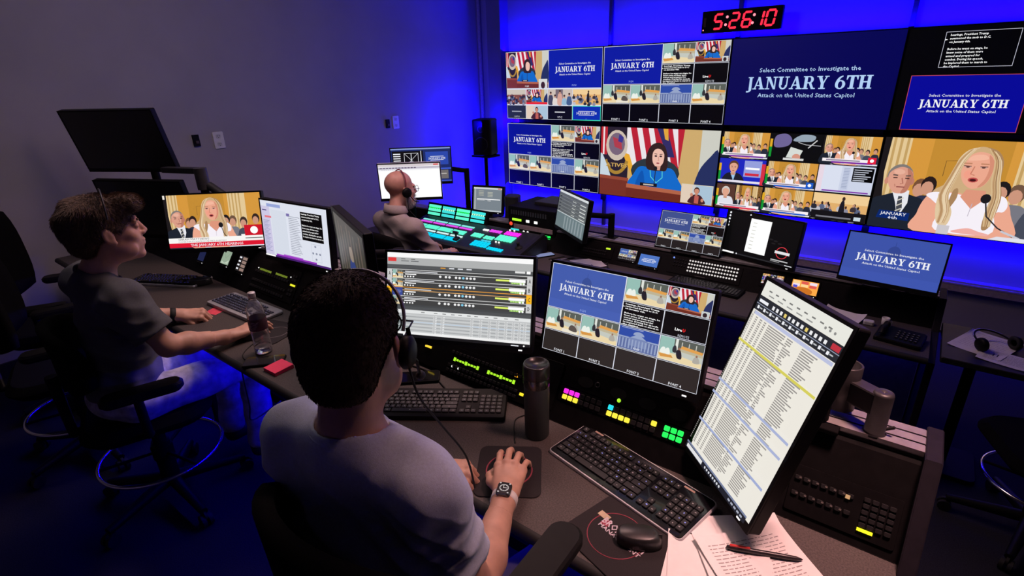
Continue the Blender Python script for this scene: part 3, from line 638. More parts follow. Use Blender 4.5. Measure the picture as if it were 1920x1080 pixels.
# ================================================================== consoles
RACKN = Vector((0, -.18, .12)).normalized(); RL = math.hypot(.12, .18)
def rackM(x, v, y0=1.16, z0=.75):              # local x along the desk, y up the slope, z out of the rack face
    return Matrix(((1, 0, 0, x), (0, .12/RL, RACKN.y, y0+v*.12/RL), (0, .18/RL, RACKN.z, z0+v*.18/RL), (0, 0, 0, 1)))
def console(name, label, x0, x1, yf, z, rh=.18):
    t = thing(name, label, 'console', ((x0+x1)/2, yf, z-.75)); w = x1-x0; dz = .75
    b = MB(); b.box(0, .21, dz-.015, w, .40, .03, 0); b.build('worktop', DESKM, t)
    b = MB(); b.tube([(-w/2, .008, dz-.016), (w/2, .008, dz-.016)], .0165, 10); b.build('edge_trim', RUBBER, t)
    # sloped rack housing
    b = MB(); pr = [(.395, dz-.03), (.395, dz+.001), (.398, dz), (.398+rh/1.5, dz+rh), (.41+rh/1.5, dz+rh+.01), (.635, dz+rh+.01), (.635, dz-.03)]
    n = len(pr); V = [(-w/2, p[0], p[1]) for p in pr]+[(w/2, p[0], p[1]) for p in pr]
    b.add(V, [tuple(range(n)), tuple(range(2*n-1, n-1, -1))]+[(i, i+n, (i+1) % n+n, (i+1) % n) for i in range(n)]); b.build('rack_housing', BLACKM, t)
    # slotted rail along the top
    b = MB()
    for i in range(3): b.box(0, .422+rh/1.5+.034*i, dz+rh+.02, w, .028, .02, 0, .002)
    b.box(0, .456+rh/1.5, dz+rh+.014, w, .1, .008, 1); b.build('slot_rail', [ALU, BLACKM], t)
    for sx in (-1, 1):
        b = MB(); b.M = Matrix.Translation((sx*(w/2+.016), 0, 0)) @ Matrix.Rotation(R_(90), 4, 'Z') @ Matrix.Rotation(R_(90), 4, 'X')
        b.prism([(.05, .0), (.05, dz-.04), (.36, dz-.0), (.38+rh/1.5, dz+rh+.032), (.64, dz+rh+.032), (.64, 0)], -.016, .016, 0, .003); b.build('end_panel', mat('end_panel_laminate', (.016, .014, .02), .6, spec=.1), t)
    b = MB(); b.box(0, .50, dz/2-.04, w-.02, .03, dz-.1); b.build('modesty_panel', mat('modesty_laminate', (.3, .3, .32), .6), t)
    b = MB(); b.box(0, .55, .03, w, .16, .06); b.build('plinth', BLACKM, t)
    b = MB(); b.box(0, .628, dz/2+.05, w-.02, .02, dz+.06); b.build('rear_panel', BLACKM, t)
    for k in (-.17, .17):
        b = MB(); b.box(k*w, .33, (dz-.03)/2, .035, .34, dz-.03, 0, .004); b.build('leg', BLACKM, t)
    return t
console('front_console', 'long front control console the two young operators work at', -4.25, .122, .76, .75)
console('rear_console', 'long rear control console below the video wall', -4.05, .185, 2.93, .45, .12)

# ================================================================== monitors
def monitor(label, pos, yaw, tilt, w, h, draw, base=None, bez=(.008, .022), group='desk monitors', name='monitor', off=False, body=None, foot='arm', thick=.034, led=True):
    """pos: centre of the lit area; base: point on the rail or desk where its stand is fixed"""
    base = Vector(base if base else (pos[0], pos[1]+.1, .945))
    t = thing(name, label, 'monitor', base, 0, group)
    M = Matrix.Translation(Vector(pos)-base) @ Matrix.Rotation(yaw, 4, 'Z') @ Matrix.Rotation(-tilt, 4, 'X')
    fr = M @ Matrix.Rotation(R_(90), 4, 'X')   # x right, y up, z towards the viewer
    b = MB(fr); bt, bb = bez
    b.M = fr @ Matrix.Translation((0, (bt-bb)/2, 0))
    b.prism(rrect(w+2*bt, h+bt+bb, .006, 3), -thick, -.0015, 0, .003); b.prism(rrect(w*.6, h*.55, .03, 4), -thick-.022, -thick, 0, .008); b.build('housing', body or BLACK, t)
    b = MB(fr)
    for (cx, cz, ww, hh) in ((0, h/2+bt/2, w+2*bt, bt), (0, -h/2-bb/2, w+2*bt, bb), (-w/2-bt/2, 0, bt, h), (w/2+bt/2, 0, bt, h)): b.box(cx, cz, .0002, ww, hh, .0035)
    b.build('bezel', BLACK, t)
    s = Screen(w, h); draw(s); s.build(t, M @ Matrix.Translation((0, -.0006, 0)))
    if led:
        b = MB(fr); b.box(w/2-.03, -h/2-bb*.55, .0025, .012, .004, .002); b.build('power_light', glow('white_led', (1, 1, 1), 1.0), t)
    back = fr @ Vector((0, 0, -thick-.02))
    if foot == 'arm':
        b = MB(); bk = M.to_3x3() @ Vector((0, 1, 0))
        e = Vector((0, 0, max(.03, back.z*.8))); b.tube([e, back], .02, 10); b.build('arm', BLACKM, t)
        b = MB(); b.tube([(0, 0, 0), e+Vector((0, 0, .02))], .024, 14); b.build('pole', BLACKM, t)
        b = MB(); b.box(0, 0, .006, .1, .08, .012, 0, .003); b.build('clamp', BLACKM, t)
    else:
        b = MB(); b.tube([(0, 0, .01), (back.x*.5, back.y*.5, back.z*.5), back], [.03, .024, .024], 12); b.build('neck', BLACK, t)
        b = MB(); b.prism(rrect(.22, .17, .03), 0, .012, 0, .004); b.build('foot', BLACK, t)
    return t
def news_big(s): blonde(s, True); s.cell(0, 0, 1, 1); s.rect(0, .93, .02, 1, c(240, 235, 225)); chyron(s, None, None, True)
def doc_white(s):
    s.rect(0, 0, 1, 1, c(222, 226, 238), 0); s.rect(0, .04, .14, .9, c(205, 200, 228)); s.rect(.05, .7, .17, .735, c(228, 120, 130)); s.rect(.1, .9, .32, .955, c(150, 165, 215)); s.rect(.02, .82, .09, .84, c(80, 70, 130)); s.rect(.4, .78, .45, .83, c(120, 110, 170))
    for k in range(22): s.rect(.02, .64-.026*k, .12-.03*(k % 3)*.6, .65-.026*k, c(150, 150, 190)); s.rect(.43, .78-.031*k, .6-.012*(k*7 % 4), .788-.031*k, c(130, 135, 150))
    s.rect(.16, .05, .4, .86, c(214, 220, 232)); s.rect(.62, .42, .93, .9, BK)
    L = ['hearings, President Trump', 'summoned the mob to D.C.', 'on January 6th.', '', 'Before he went on stage, he', 'knew some of them were', 'armed and prepared for', 'combat. During his speech,', 'he implored them to march to']
    for i, t in enumerate(L):
        if t: s.text(t, .635, .855-.048*i, .026, WH, .0105*len(t), 'l', .02)
    s.frame(.74, .08, .88, .38, .004, c(170, 175, 190))
    for x, y in ((.8, .34), (.76, .22), (.81, .22), (.86, .22), (.8, .12)): s.ell(x, y, .014, .02, c(140, 145, 165), 10)
    s.rect(0, .0, 1, .035, c(70, 30, 110)); s.rect(.18, .035, .8, .065, c(150, 50, 190)); s.rect(.3, .065, .6, .085, c(170, 90, 205)); s.rect(0, .0, .16, .03, WH)
def playout(s):
    s.rect(0, 0, 1, 1, c(70, 72, 74), 0); s.rect(0, .945, 1, 1, c(250, 250, 250)); s.rect(0, .86, 1, .945, c(176, 178, 178)); s.rect(.005, .895, .065, .94, c(225, 60, 60)); s.rect(0, .82, 1, .86, c(86, 88, 90))
    for x in (.1, .17): s.rect(x, .9, x+.055, .91, c(110, 112, 114)); s.rect(x, .925, x+.03, .932, c(70, 70, 70))
    for x, k in ((.38, c(235, 160, 50)), (.44, OFFW), (.5, OFFW), (.56, OFFW)): s.rect(x, .838, x+.035, .85, k)
    s.rect(.885, .835, .95, .858, c(225, 225, 225)); s.rect(.96, .83, .985, .86, WH)
    for i, L in enumerate('ABCD'):
        y1 = .80-.104*i; y0 = y1-.096; on = L == 'C'
        s.rect(.0, y0, 1, y1, c(66, 66, 66)); s.rect(0, y1, 1, y1+.008, c(235, 160, 60) if on else c(200, 200, 200)); s.rect(0, y1-.034, 1, y1-.028, c(250, 190, 120) if on else c(235, 235, 235)); s.rect(.0, y1-.026, 1, y1-.023, c(40, 40, 40))
        for x0, x1 in ((0, .035), (.965, 1)):
            s.rect(x0, y0, x1, y1, c(250, 185, 30) if on else c(205, 205, 205)); s.text(L, (x0+x1)/2, y0+.025, .045, c(50, 50, 50), .014, 'c', .02)
        x = s.c; s.cell(.04, y0, .075, .094, s.d)
        if on: jan6(s, c(60, 75, 150), c(150, 165, 210), False)
        else: hall(s)
        s.cell(*x); s.d = max(s.d, 40)
        s.rect(.13, y1-.055, .21, y1-.043, WH); s.rect(.13, y1-.02, .36-.02*i, y1-.012, OFFW)
        for k in range(4): s.ell(.13+.02*k, y1-.075, .006, .009, WH, 8)
        for k in (.38, .42, .445, .49, .515, .54, .565, .59, .615): s.ell(k, y1-.058, .009, .014, c(130, 205, 235) if k == .54 else c(238, 238, 238), 12)
        s.rect(.76, y1-.065, .85, y1-.045, c(225, 245, 110)); s.rect(.85, y1-.07, .955, y1-.038, WH); s.rect(.86, y1-.09, .95, y1-.072, c(190, 240, 130))
        for k in range(8): s.rect(.865+.011*k, y1-.088, .868+.011*k, y1-.074, c(70, 90, 60))
        s.ell(.925, y1-.085, .007, .012, WH, 8); s.ell(.945, y1-.085, .007, .012, WH, 8)
    s.rect(0, .33, 1, .37, c(80, 82, 84)); s.rect(0, .29, 1, .33, c(228, 230, 230)); s.rect(0, .07, 1, .29, c(192, 194, 195)); s.rect(0, .035, 1, .07, c(240, 240, 240)); s.rect(0, 0, 1, .035, c(20, 20, 22))
    rng = random.Random(3)
    for k in range(11):
        y = .275-.0195*k; s.rect(0, y-.01, 1, y-.001, c(160, 163, 165) if k % 2 else c(205, 208, 208))
        if k in (4,): s.rect(0, y-.014, 1, y-.002, c(190, 205, 220))
        s.rect(.02, y-.009, .12+.06*rng.random(), y-.003, c(80, 110, 110))
        for x in (.34, .395, .6, .66, .72, .775, .83, .88, .92, .955): s.rect(x, y-.009, x+(.02 if x > .5 else .026), y-.002, c(245, 246, 246)); s.rect(x+.003, y-.007, x+.015, y-.004, c(90, 90, 92))
    for x in (.02, .26, .35, .41, .47, .52, .58, .63, .7, .76, .83, .9): s.rect(x, .31, x+.025, .318, c(110, 112, 112))
    s.rect(.88, .01, .93, .022, OFFW); s.ell(.965, .018, .006, .01, WH, 8); s.ell(.14, .035, .008, .014, WH, 8); s.ell(.165, .035, .008, .014, WH, 8)
def mv_front(s): s.jbg = c(68, 92, 172); s.fbg = c(44, 38, 36); s.big = True; multiview(s)
def mv_rear(s): s.jbg = c(60, 78, 140); s.fbg = c(34, 28, 28); s.big = False; multiview(s, False)
def sheet(s):
    s.rect(0, 0, 1, 1, c(236, 232, 222), 0); s.rect(0, .925, 1, 1, c(232, 232, 224))
    rng = random.Random(11)
    for k in range(9): s.rect(.08+.09*k, .955, .12+.09*k, .962, c(120, 120, 118))
    for k in range(5): s.rect(.1+.12*k, .935, .17+.12*k, .941, c(150, 150, 148))
    for x in (.78, .83, .88): s.ell(x, .948, .012, .007, c(140, 140, 138), 8)
    s.rect(0, .845, 1, .922, c(34, 37, 44)); s.rect(.02, .89, .14, .905, OFFW); s.rect(.9, .886, .985, .912, c(190, 48, 62))
    for k in range(13): s.rect(.2+.052*k, .888, .228+.052*k, .906, c(236, 236, 238) if k % 5 != 3 else c(230, 205, 110))
    s.rect(0, .878, 1, .8815, c(150, 158, 180))
    for k in range(11): s.rect(.03+.086*k, .856, .055+.086*k, .872, OFFW); s.rect(.062+.086*k, .861, .098+.086*k, .867, c(190, 192, 196))
    s.rect(.03, .825, .99, .842, c(186, 192, 222)); s.rect(0, .04, .03, .845, c(225, 222, 214)); s.line([(.03, .04), (.03, .84)], .002, c(70, 60, 70))
    yy = .815
    while yy > .06:
        for band, col in ((.675, c(214, 206, 90)), (.437, c(168, 178, 214)), (.36, c(168, 178, 214)), (.19, c(160, 172, 212))):
            if abs(yy-band) < .006: s.rect(.0, band-.007, 1, band+.006, col); break
        else:
            for x, w in ((.008, .014), (.07, .03), (.13, .035), (.19, .03), (.25, .2+.06*rng.random()), (.5, .09*rng.random()+.02), (.68, .1+.08*rng.random())):
                s.rect(x, yy-.0035, x+w, yy+.0025, c(150, 146, 142))
        yy -= .0115
    s.rect(0, .03, 1, .04, c(120, 130, 160)); s.rect(0, 0, 1, .03, c(30, 33, 44)); s.rect(.02, .005, .3, .026, c(228, 228, 230))
    for k in range(8): s.ell(.36+.035*k, .015, .012, .007, c(215, 218, 225), 8)
    for k in range(5): s.rect(.75+.045*k, .01, .78+.045*k, .02, c(170, 175, 190))
def black_desktop(s):
    s.rect(0, 0, 1, 1, c(9, 9, 10), 0); s.rect(.34, .12, .62, .9, WH)
    for k in range(8): s.rect(.38, .8-.085*k, .43, .815-.085*k, c(205, 205, 195))
    for k in range(5): s.ell(.035, .95-.075*k, .014, .025, OFFW, 8)
    s.ring(.83, .27, .075, .135, .016, c(225, 60, 70)); s.rect(.74, .24, .93, .3, c(230, 228, 232)); s.rect(.71, .075, .93, .1, c(190, 190, 192)); s.rect(.71, .045, .83, .06, c(150, 150, 152))
    s.rect(0, 0, 1, .03, c(40, 40, 44)); s.rect(.0, .0, .2, .04, WH); s.ell(.24, .02, .01, .018, OFFW, 8); s.rect(.9, .01, .99, .025, OFFW); s.ell(.32, .97, .01, .018, OFFW, 8)
    for x, y in ((.66, .52), (.72, .5), (.7, .44), (.78, .46)): s.ell(x, y, .03, .02, c(30, 28, 30), 8)
def title_blue(s): jan6(s, c(60, 82, 168), OFFW, True, None, True)
def playout_dim(s):
    s.rect(0, 0, 1, 1, c(92, 96, 98), 0); s.rect(0, .94, 1, 1, c(215, 220, 222)); s.rect(0, 0, 1, .42, c(104, 120, 124)); s.rect(0, .4, 1, .425, c(190, 198, 200))
    for r in range(5):
        s.rect(.02, .86-.09*r, .98, .865-.09*r, c(160, 164, 166)); s.rect(.04, .82-.09*r, .1, .85-.09*r, c(40, 42, 44)); s.rect(.76, .815-.09*r, .95, .84-.09*r, c(210, 214, 210)); s.rect(.5, .815-.09*r, .62, .835-.09*r, c(190, 194, 190)); s.rect(.15, .81-.09*r, .36, .815-.09*r, c(50, 52, 54))
    for k in range(7): s.rect(.3+.1*k, .03, .34+.1*k, .37, c(140, 152, 156))
def white_app(s):
    s.rect(0, 0, 1, 1, (1, 1, 1), 0); s.rect(0, .93, 1, 1, c(215, 205, 210)); s.rect(.9, .945, .98, .985, c(220, 90, 90)); s.rect(0, .86, 1, .92, c(190, 185, 200))
    for k in range(12): s.rect(.03+.05*k, .875, .065+.05*k, .905, c(110, 95, 120))
    s.rect(0, .82, 1, .86, c(236, 236, 242))
    for k in range(10): s.rect(.05+.035*k, .835, .075+.035*k, .845, c(170, 170, 180))
def viewer_app(s):
    s.rect(0, 0, 1, 1, c(24, 40, 100), 0); s.rect(0, .96, 1, 1, c(130, 150, 210)); s.rect(.02, .42, .54, .92, c(6, 6, 10)); s.rect(.58, .5, .96, .88, c(40, 70, 170)); s.cell(.58, .5, .38, .38, 6); jan6(s, c(40, 70, 170), OFFW, False); s.cell(0, 0, 1, 1); s.d = 30
    s.frame(.22, .45, .46, .86, .01, OFFW); s.line([(.22, .45), (.46, .86)], .008, OFFW); s.line([(.22, .86), (.46, .45)], .008, OFFW); s.rect(.5, .44, .51, .92, OFFW); s.rect(.335, .45, .345, .86, OFFW)
    for k in range(6): s.rect(.04, .5+.065*k, .16, .53+.065*k, OFFW)
    s.rect(.0, .36, 1, .4, c(60, 90, 210)); s.rect(.6, .08, .95, .34, c(110, 105, 105)); s.rect(.64, .22, .92, .24, c(200, 195, 190)); s.rect(.0, .0, 1, .04, c(60, 80, 190)); s.rect(.05, .06, .55, .34, c(30, 34, 60))
def tablet_app(s):
    s.rect(0, 0, 1, 1, c(122, 132, 140), 0); s.rect(0, .93, 1, 1, c(210, 214, 216)); s.rect(.86, .94, .97, .99, c(225, 110, 110)); s.rect(.03, .05, .08, .93, c(170, 176, 180)); s.rect(.12, .5, .95, .53, WH); s.rect(.12, .46, .4, .48, c(210, 212, 214)); s.rect(.5, .44, .62, .46, c(230, 230, 230)); s.rect(0, .0, 1, .06, c(190, 196, 202))
    for k in range(4): s.rect(.18, .84-.06*k, .36, .86-.06*k, c(190, 190, 170)); s.rect(.5, .8-.06*k, .68, .82-.06*k, c(200, 200, 180))
def reflect(s):                                # dark graded picture seen edge-on
    s.rect(0, 0, 1, 1, c(62, 60, 52), 0)
    for k in range(9): s.rect(.05+.1*k, .1+.05*(k % 3), .09+.1*k, .95-.04*(k % 4), c(88+4*(k % 3), 84, 74))
    s.blob([(.42, .08), (.4, .3), (.5, .5), (.62, .42), (.68, .1)], c(45, 62, 120)); s.blob([(.48, .45), (.46, .62), (.56, .66), (.58, .48)], c(140, 126, 112))
def off_screen(s): s.rect(0, 0, 1, 1, (0.0002, 0.0002, 0.0002), 0)
MONS = [
 ('monitor showing the blonde witness over a red and white news banner, before the left operator', (-2.8350, 1.1700, 1.0975), R_(41.5), R_(11.5), .477, .27, news_big, (-2.84, 1.335, .945)),
 ('monitor with a white document page and a black prompter block, between left and front operators', (-2.2680, 1.2690, 1.0930), R_(5), R_(4.5), .477, .27, doc_white, (-2.27, 1.335, .945)),
 ('monitor with the grey playout list and orange C rows that the front operator faces', (-1.0890, 1.1070, 1.1020), R_(24), R_(15), .477, .27, playout, (-1.05, 1.335, .945)),
 ('large bright multiviewer monitor with blue title card, above the colour button panel', (-0.5985, 1.2492, 1.0912), R_(2), R_(14.5), .477, .27, mv_front, (-.60, 1.345, .945)),
 ('tall portrait monitor with a white spreadsheet at the right of the front console', (-0.1980, 1.1448, 1.0570), R_(-43), R_(18), .27, .477, sheet, (-.09, 1.30, .945)),
]
for m in MONS: monitor(*m[:7], base=m[7])
monitor('dark curved monitor seen edge-on between the white document page and the playout list', (-1.6605, 1.1385, 1.1245), R_(-23.5), R_(-1), .477, .27, reflect, (-1.63, 1.34, .945), bez=(.016, .03))
# ---- monitors of the rear console
RZ = .59
RG = 'monitors of the rear console'
monitor('multiviewer monitor of the rear console, left of the black desktop monitor', (-1.187, 3.468, .729), R_(-1.5), R_(18.8), .44, .2484, mv_rear, (-1.187, 3.49, RZ), group=RG, bez=(.006, .014), led=False, foot='x')
monitor('black desktop monitor with a white column and a red ring mark', (-.75, 3.47, .762), R_(-15), R_(10.5), .478, .27, black_desktop, (-.73, 3.53, RZ), group=RG)
monitor('monitor filled by the blue title card, near the right end of the rear console', (-.055, 3.349, .775), R_(-4), R_(21.6), .44, .2484, title_blue, (-.055, 3.47, RZ), group=RG, foot='x', led=False)
monitor('small turned monitor with a dim grey list, below the video wall', (-1.97, 3.22, .81), R_(-34), R_(9.4), .478, .27, playout_dim, (-1.78, 3.48, RZ), group=RG, led=False)
monitor('bright white monitor in front of the bald operator', (-3.23, 2.85, .99), R_(41), R_(-4), .478, .27, white_app, (-3.62, 3.2, .45), group=RG, led=False, body=WHITEP)
monitor('dark blue monitor with a crossed frame, behind the bright white monitor', (-3.28, 3.03, 1.085), R_(42), R_(9), .478, .27, viewer_app, (-3.2, 3.48, RZ), group=RG, led=False)
monitor('tablet sized monitor with a grey page behind the lit switcher', (-3.0, 3.51, .741), R_(14), R_(10), .272, .206, tablet_app, (-3.0, 3.53, RZ), group=RG, bez=(.018, .018), foot='x')
DG = 'dark monitors by the left wall'
monitor('upper of the two switched-off monitors before the left wall', (-3.94, 1.185, 1.44), R_(27.5), R_(-13.5), .63, .355, off_screen, (-3.95, 1.34, .945), group=DG, led=False)
monitor('lower of the two switched-off monitors, behind the left operator', (-3.66, 1.15, 1.06), R_(25), R_(-10), .60, .34, off_screen, (-3.62, 1.31, .945), group=DG, led=False)
# spare monitor arm behind the two dark monitors
t = thing('monitor_mount', 'bent grey monitor arm above the news banner monitor, behind the dark pair', 'monitor arm', (-3.28, 1.34, .945))
b = MB(); b.cyl(0, 0, 0, .27, .022); b.build('pole', BLACKM, t)
b = MB(); b.cyl(0, 0, .24, .36, .034, 20); b.build('joint', GREYM, t)
b = MB(); b.M = Matrix.Translation((0, 0, .345)) @ Matrix.Rotation(R_(200), 4, 'Z'); b.box(.13, 0, .0, .28, .05, .03, 0, .008); b.build('upper_arm', DGREY, t)
b = MB(); b.tube([(0.02, .02, .26), (.24, .1, .12)], .024, 10); b.build('lower_arm', DGREY, t)
# desk clamp posts beside the portrait monitor
t = thing('monitor_mount', 'grey two post monitor arm base on the rail behind the portrait monitor', 'monitor arm', (-.02, 1.34, .955))
b = MB(); b.lathe([(0, 0), (.024, 0), (.024, .006), (.021, .008), (.021, .105), (.019, .11), (.008, .112), (0, .108)], 24, 0, (.045, -.03, 0)); b.build('post', GREYM, t)
b = MB(); b.lathe([(0, .02), (.032, .02), (.032, .135), (.029, .137), (.027, .135), (.027, .1), (0, .1)], 28, 0, (-.035, .015, 0)); b.build('swivel_cup', GREYM, t)
b = MB(); b.M = Matrix.Rotation(R_(-30), 4, 'Z'); b.box(.012, -.005, .078, .09, .036, .055, 0, .006); b.build('link', GREYM, t)
b = MB(); b.M = Matrix.Rotation(R_(200), 4, 'Z'); b.box(.1, -.02, .1, .12, .02, .05, 0, .006); b.build('arm_stub', GREYM, t)
b = MB(); b.tube(arc_pts((-.09, -.02, .01), (.08, -.03, .03), .03), .004, 6); b.build('cable', RUBBER, t)

# ================================================================== rack gear of the front console
def legend(b, x, y, w, h, mi): b.box(x, y, .0075, w, h, .001, mi)
GREEN = glow('green', (.02, 1.0, .12)); YEL = glow('yellow', (1.0, .82, .03)); MAG = glow('magenta', (.95, .03, .85)); CYN = glow('cyan', (.02, .78, .9)); LIME = glow('lime', (.45, .95, .03))
ORG = glow('orange', (1.0, .45, .02)); LYEL = glow('key_yellow', (1.0, .85, .06)); WHL = glow('white', (1, 1, .98)); MINT = glow('mint', (.12, .93, .62)); TEAL = glow('teal', (.0, .62, .85)); REDL = glow('red', (1, .08, .03))
DIML = glow('dim_lime', (.16, .22, .02)); DIMW = glow('dim_white', (.28, .26, .24)); VIOL = glow('violet', (.75, .06, .8)); AQUA = glow('aqua', (.05, .75, .72))
KEYM = mat('dark_key', (.014, .014, .015), .55, spec=.25)
def rack_unit(name, label, x, v, w, h, cat, y0=1.16, z0=.75, mt=None):
    t = thing(name, label, cat, tuple(rackM(x, v, y0, z0).translation), 0)
    M = Matrix.Translation((0, 0, 0)) @ rackM(0, 0, 0, 0)
    M.translation = (0, 0, 0)
    b = MB(M); b.prism(rrect(w, h, .004, 2), .0005, .006, 0, .001); b.build('faceplate', mt or BLACKM, t)
    return t, M
def keyrow(b, x0, n, pitch, y, w, h, mi=0, z=.006):
    for i in range(n): b.prism(rrect(w, h, .0015, 1), z, z+.005, mi, .0012, (x0+i*pitch, y))
# intercom panel at the left rack
t, M = rack_unit('intercom_panel', 'dark key panel with dim green name displays right of the two small rack screens', -2.445, .108, .40, .16, 'key panel')
for y, k in ((.028, 0), (-.018, 1), (-.05, 2)):
    b = MB(M); keyrow(b, -.17, 14, .022, y-.012, .018, .012); b.build('key_row', KEYM, t)
b = MB(M)
for i in range(9): b.box(-.14+.012*i, .03, .007, .008, .010, .001)
b.build('display_lettering', DIML, t); b = MB(M)
for i in range(9): b.box(.005+.0115*i, .033, .007, .008, .010, .001)
b.build('display_lettering', DIML, t)
for y in (.05, .032, -.02, -.04): b = MB(M); keyrow(b, .155, 2, .02, y, .017, .012); b.build('key_row', KEYM, t)
b = MB(M); b.box(.168, .006, .0085, .036, .009, .004); b.build('talk_key', glow('talk', (.9, .9, .03)), t)
b = MB(M); b.ball(-.16, .032, .007, .003); b.ball(.13, .04, .007, .003); b.build('indicator', WHL, t)
# intercom panel behind the tumbler
t, M = rack_unit('intercom_panel', 'dark key panel with bright green name displays behind the tall black tumbler', -1.12, .06, .50, .10, 'key panel')
b = MB(M)
for i in range(9): b.box(-.085+.0135*i, .006, .007, .010, .007 if i % 4 else .013, .001)
b.build('display_lettering', LIME, t); b = MB(M)
for i in range(9): b.box(.072+.0135*i, .006, .007, .010, .007 if i % 4 else .013, .001)
b.build('display_lettering', LIME, t)
for y in (.03, -.018, -.036):
    b = MB(M); keyrow(b, -.1, 18, .0175, y, .014, .01); b.build('key_row', KEYM, t)
b = MB(M); b.box(-.222, .015, .0085, .03, .008, .004); b.build('talk_key', glow('talk_amber', (1, .72, .05)), t)
b = MB(M); b.box(.224, -.022, .0085, .014, .009, .004); b.build('call_key', YEL, t)
b = MB(M); b.ball(-.085, -.02, .008, .004); b.ball(-.055, -.02, .008, .004); b.build('indicator', WHL, t)
b = MB(M); b.prism([(.176, .024), (.19, .024), (.183, .036)], .006, .0075); b.build('warning_light', ORG, t)
# colour button panel below the large multiviewer
t, M = rack_unit('button_panel', 'key panel with magenta, yellow and green lit buttons below the large clear multiviewer', -.565, .09, .41, .045, 'button panel')
lit = {(0, 0): MAG, (1, 0): MAG, (2, 0): MAG, (0, 1): LYEL, (1, 1): LYEL, (2, 1): LYEL, (8, 0): CYN, (8, 1): LYEL, (9, 1): LYEL, (10, 1): LYEL, (11, 1): LYEL, (15, 0): LYEL, (17, 0): GREEN, (18, 0): GREEN, (19, 0): GREEN, (17, 1): GREEN, (18, 1): GREEN, (19, 1): GREEN}
for i in range(20):
    if i in (7, 16): continue
    for r in range(2):
        b = MB(M); b.prism(rrect(.0155, .0145, .002, 1), .006, .011, 0, .0014, (-.182+.0191*i, .009-.018*r)); b.build('button', lit.get((i, r), KEYM), t)
t, M = rack_unit('connector_panel', 'blank black plate with oval cut-outs above the colour button panel', -.565, .148, .41, .065, 'rack panel')
for x in (-.13, -.02, .07, .16): b = MB(M); b.prism([(x+.026*math.cos(a*.3142), -.004+.016*math.sin(a*.3142)) for a in range(20)], .006, .0072); b.build('cut_out', mat('hole_black', (.002, .002, .002), .9, noise=0), t)
b = MB(M); b.torus(-.09, .0, .007, .007, .0018, 16, 6); b.build('jack', GREYM, t)
b = MB(M); b.ball(-.012, -.022, .007, .006, .006, .004); b.build('indicator', LIME, t)
# right hand panel
t, M = rack_unit('intercom_panel', 'unlit key panel with one yellow bar at the right end of the front console', .0, .075, .22, .11, 'key panel')
for y in (.025, -.012):
    b = MB(M); keyrow(b, -.095, 7, .018, y, .013, .01); b.build('key_row', KEYM, t)
b = MB(M)
for r in range(5): keyrow(b, .045, 4, .016, .03-.014*r, .013, .01)
b.build('keypad_buttons', KEYM, t)
b = MB(M); b.box(.053, -.037, .0085, .03, .007, .004); b.build('talk_key', glow('talk_bright', (1, .93, .02), 1.2), t)
b = MB(M); b.box(.008, .022, .0095, .009, .009, .004); b.build('lit_key', glow('amber_dim', (.5, .3, .14)), t)
b = MB(M)
for i in range(6): b.box(-.09+.018*i, .026, .0115, .005, .004, .001); b.box(-.09+.018*i, -.011, .0115, .005, .004, .001)
b.build('key_lettering', mat('dim_legend', (.12, .11, .1), .6, noise=0), t)
t, M = rack_unit('blank_panel', 'blank black rack plate left of the colour button panel', -.83, .1, .1, .15, 'rack panel')
# small rack screens
def small_screen(label, x, v, w, h, draw, y0=1.16, z0=.75):
    t, M = rack_unit('rack_screen', label, x, v, w+.02, h+.03, 'small screen', y0, z0)
    s = Screen(w, h); draw(s); s.build(t, M @ Matrix.Translation((0, .004, .0075)) @ Matrix.Rotation(R_(-90), 4, 'X'))
    b = MB(M); keyrow(b, -w*.4, 6, w*.14, -h/2-.006, w*.08, .004); b.build('buttons', KEYM, t)
    b = MB(M); b.ball(w*.42, -h/2-.006, .007, .0022); b.build('power_light', WHL, t)
def scr_green(s): s.rect(0, 0, 1, 1, c(150, 170, 148), 0); s.poly([(.1, .2), (.5, .1), (.95, .4), (.9, .1), (.1, .02)], c(190, 205, 185)); s.line([(.1, .9), (.5, .45), (.9, .95)], .04, c(120, 145, 120)); s.rect(0, .85, .3, 1, c(20, 20, 20))
def scr_grid(s):
    s.rect(0, 0, 1, 1, c(30, 26, 26), 0)
    for r in range(4): s.rect(.45, .05+.24*r, .95, .22+.24*r, c(150, 125, 115)); s.rect(.05, .1+.24*r, .3, .2+.24*r, OFFW)
def scr_blue(s): s.rect(0, 0, 1, 1, c(24, 32, 70), 0)
small_screen('dim blue small rack screen at the left end, under the news banner monitor', -3.2, .09, .07, .055, scr_blue)
small_screen('small rack screen with a pale green picture under the news banner monitor', -2.94, .128, .085, .075, scr_green)
small_screen('small rack screen with rows of white squares beside the pale green one', -2.77, .125, .085, .085, scr_grid)
Y2, Z2 = 3.33, .45
small_screen('small rack screen with a tiny multiviewer on the rear console', -1.585, .085, .13, .075, lambda s: (setattr(s, 'jbg', c(50, 90, 170)), setattr(s, 'fbg', c(40, 36, 36)), setattr(s, 'big', False), multiview(s, False)), Y2, Z2)
small_screen('small rack screen with a bright blue title card on the rear console', -1.42, .07, .14, .08, lambda s: jan6(s, c(45, 105, 190), OFFW, False), Y2, Z2)
def scr_news(s): p_g(s)
small_screen('small rack screen with a grid of news pictures under the black desktop monitor', -.62, .095, .12, .065, scr_news, Y2, Z2)
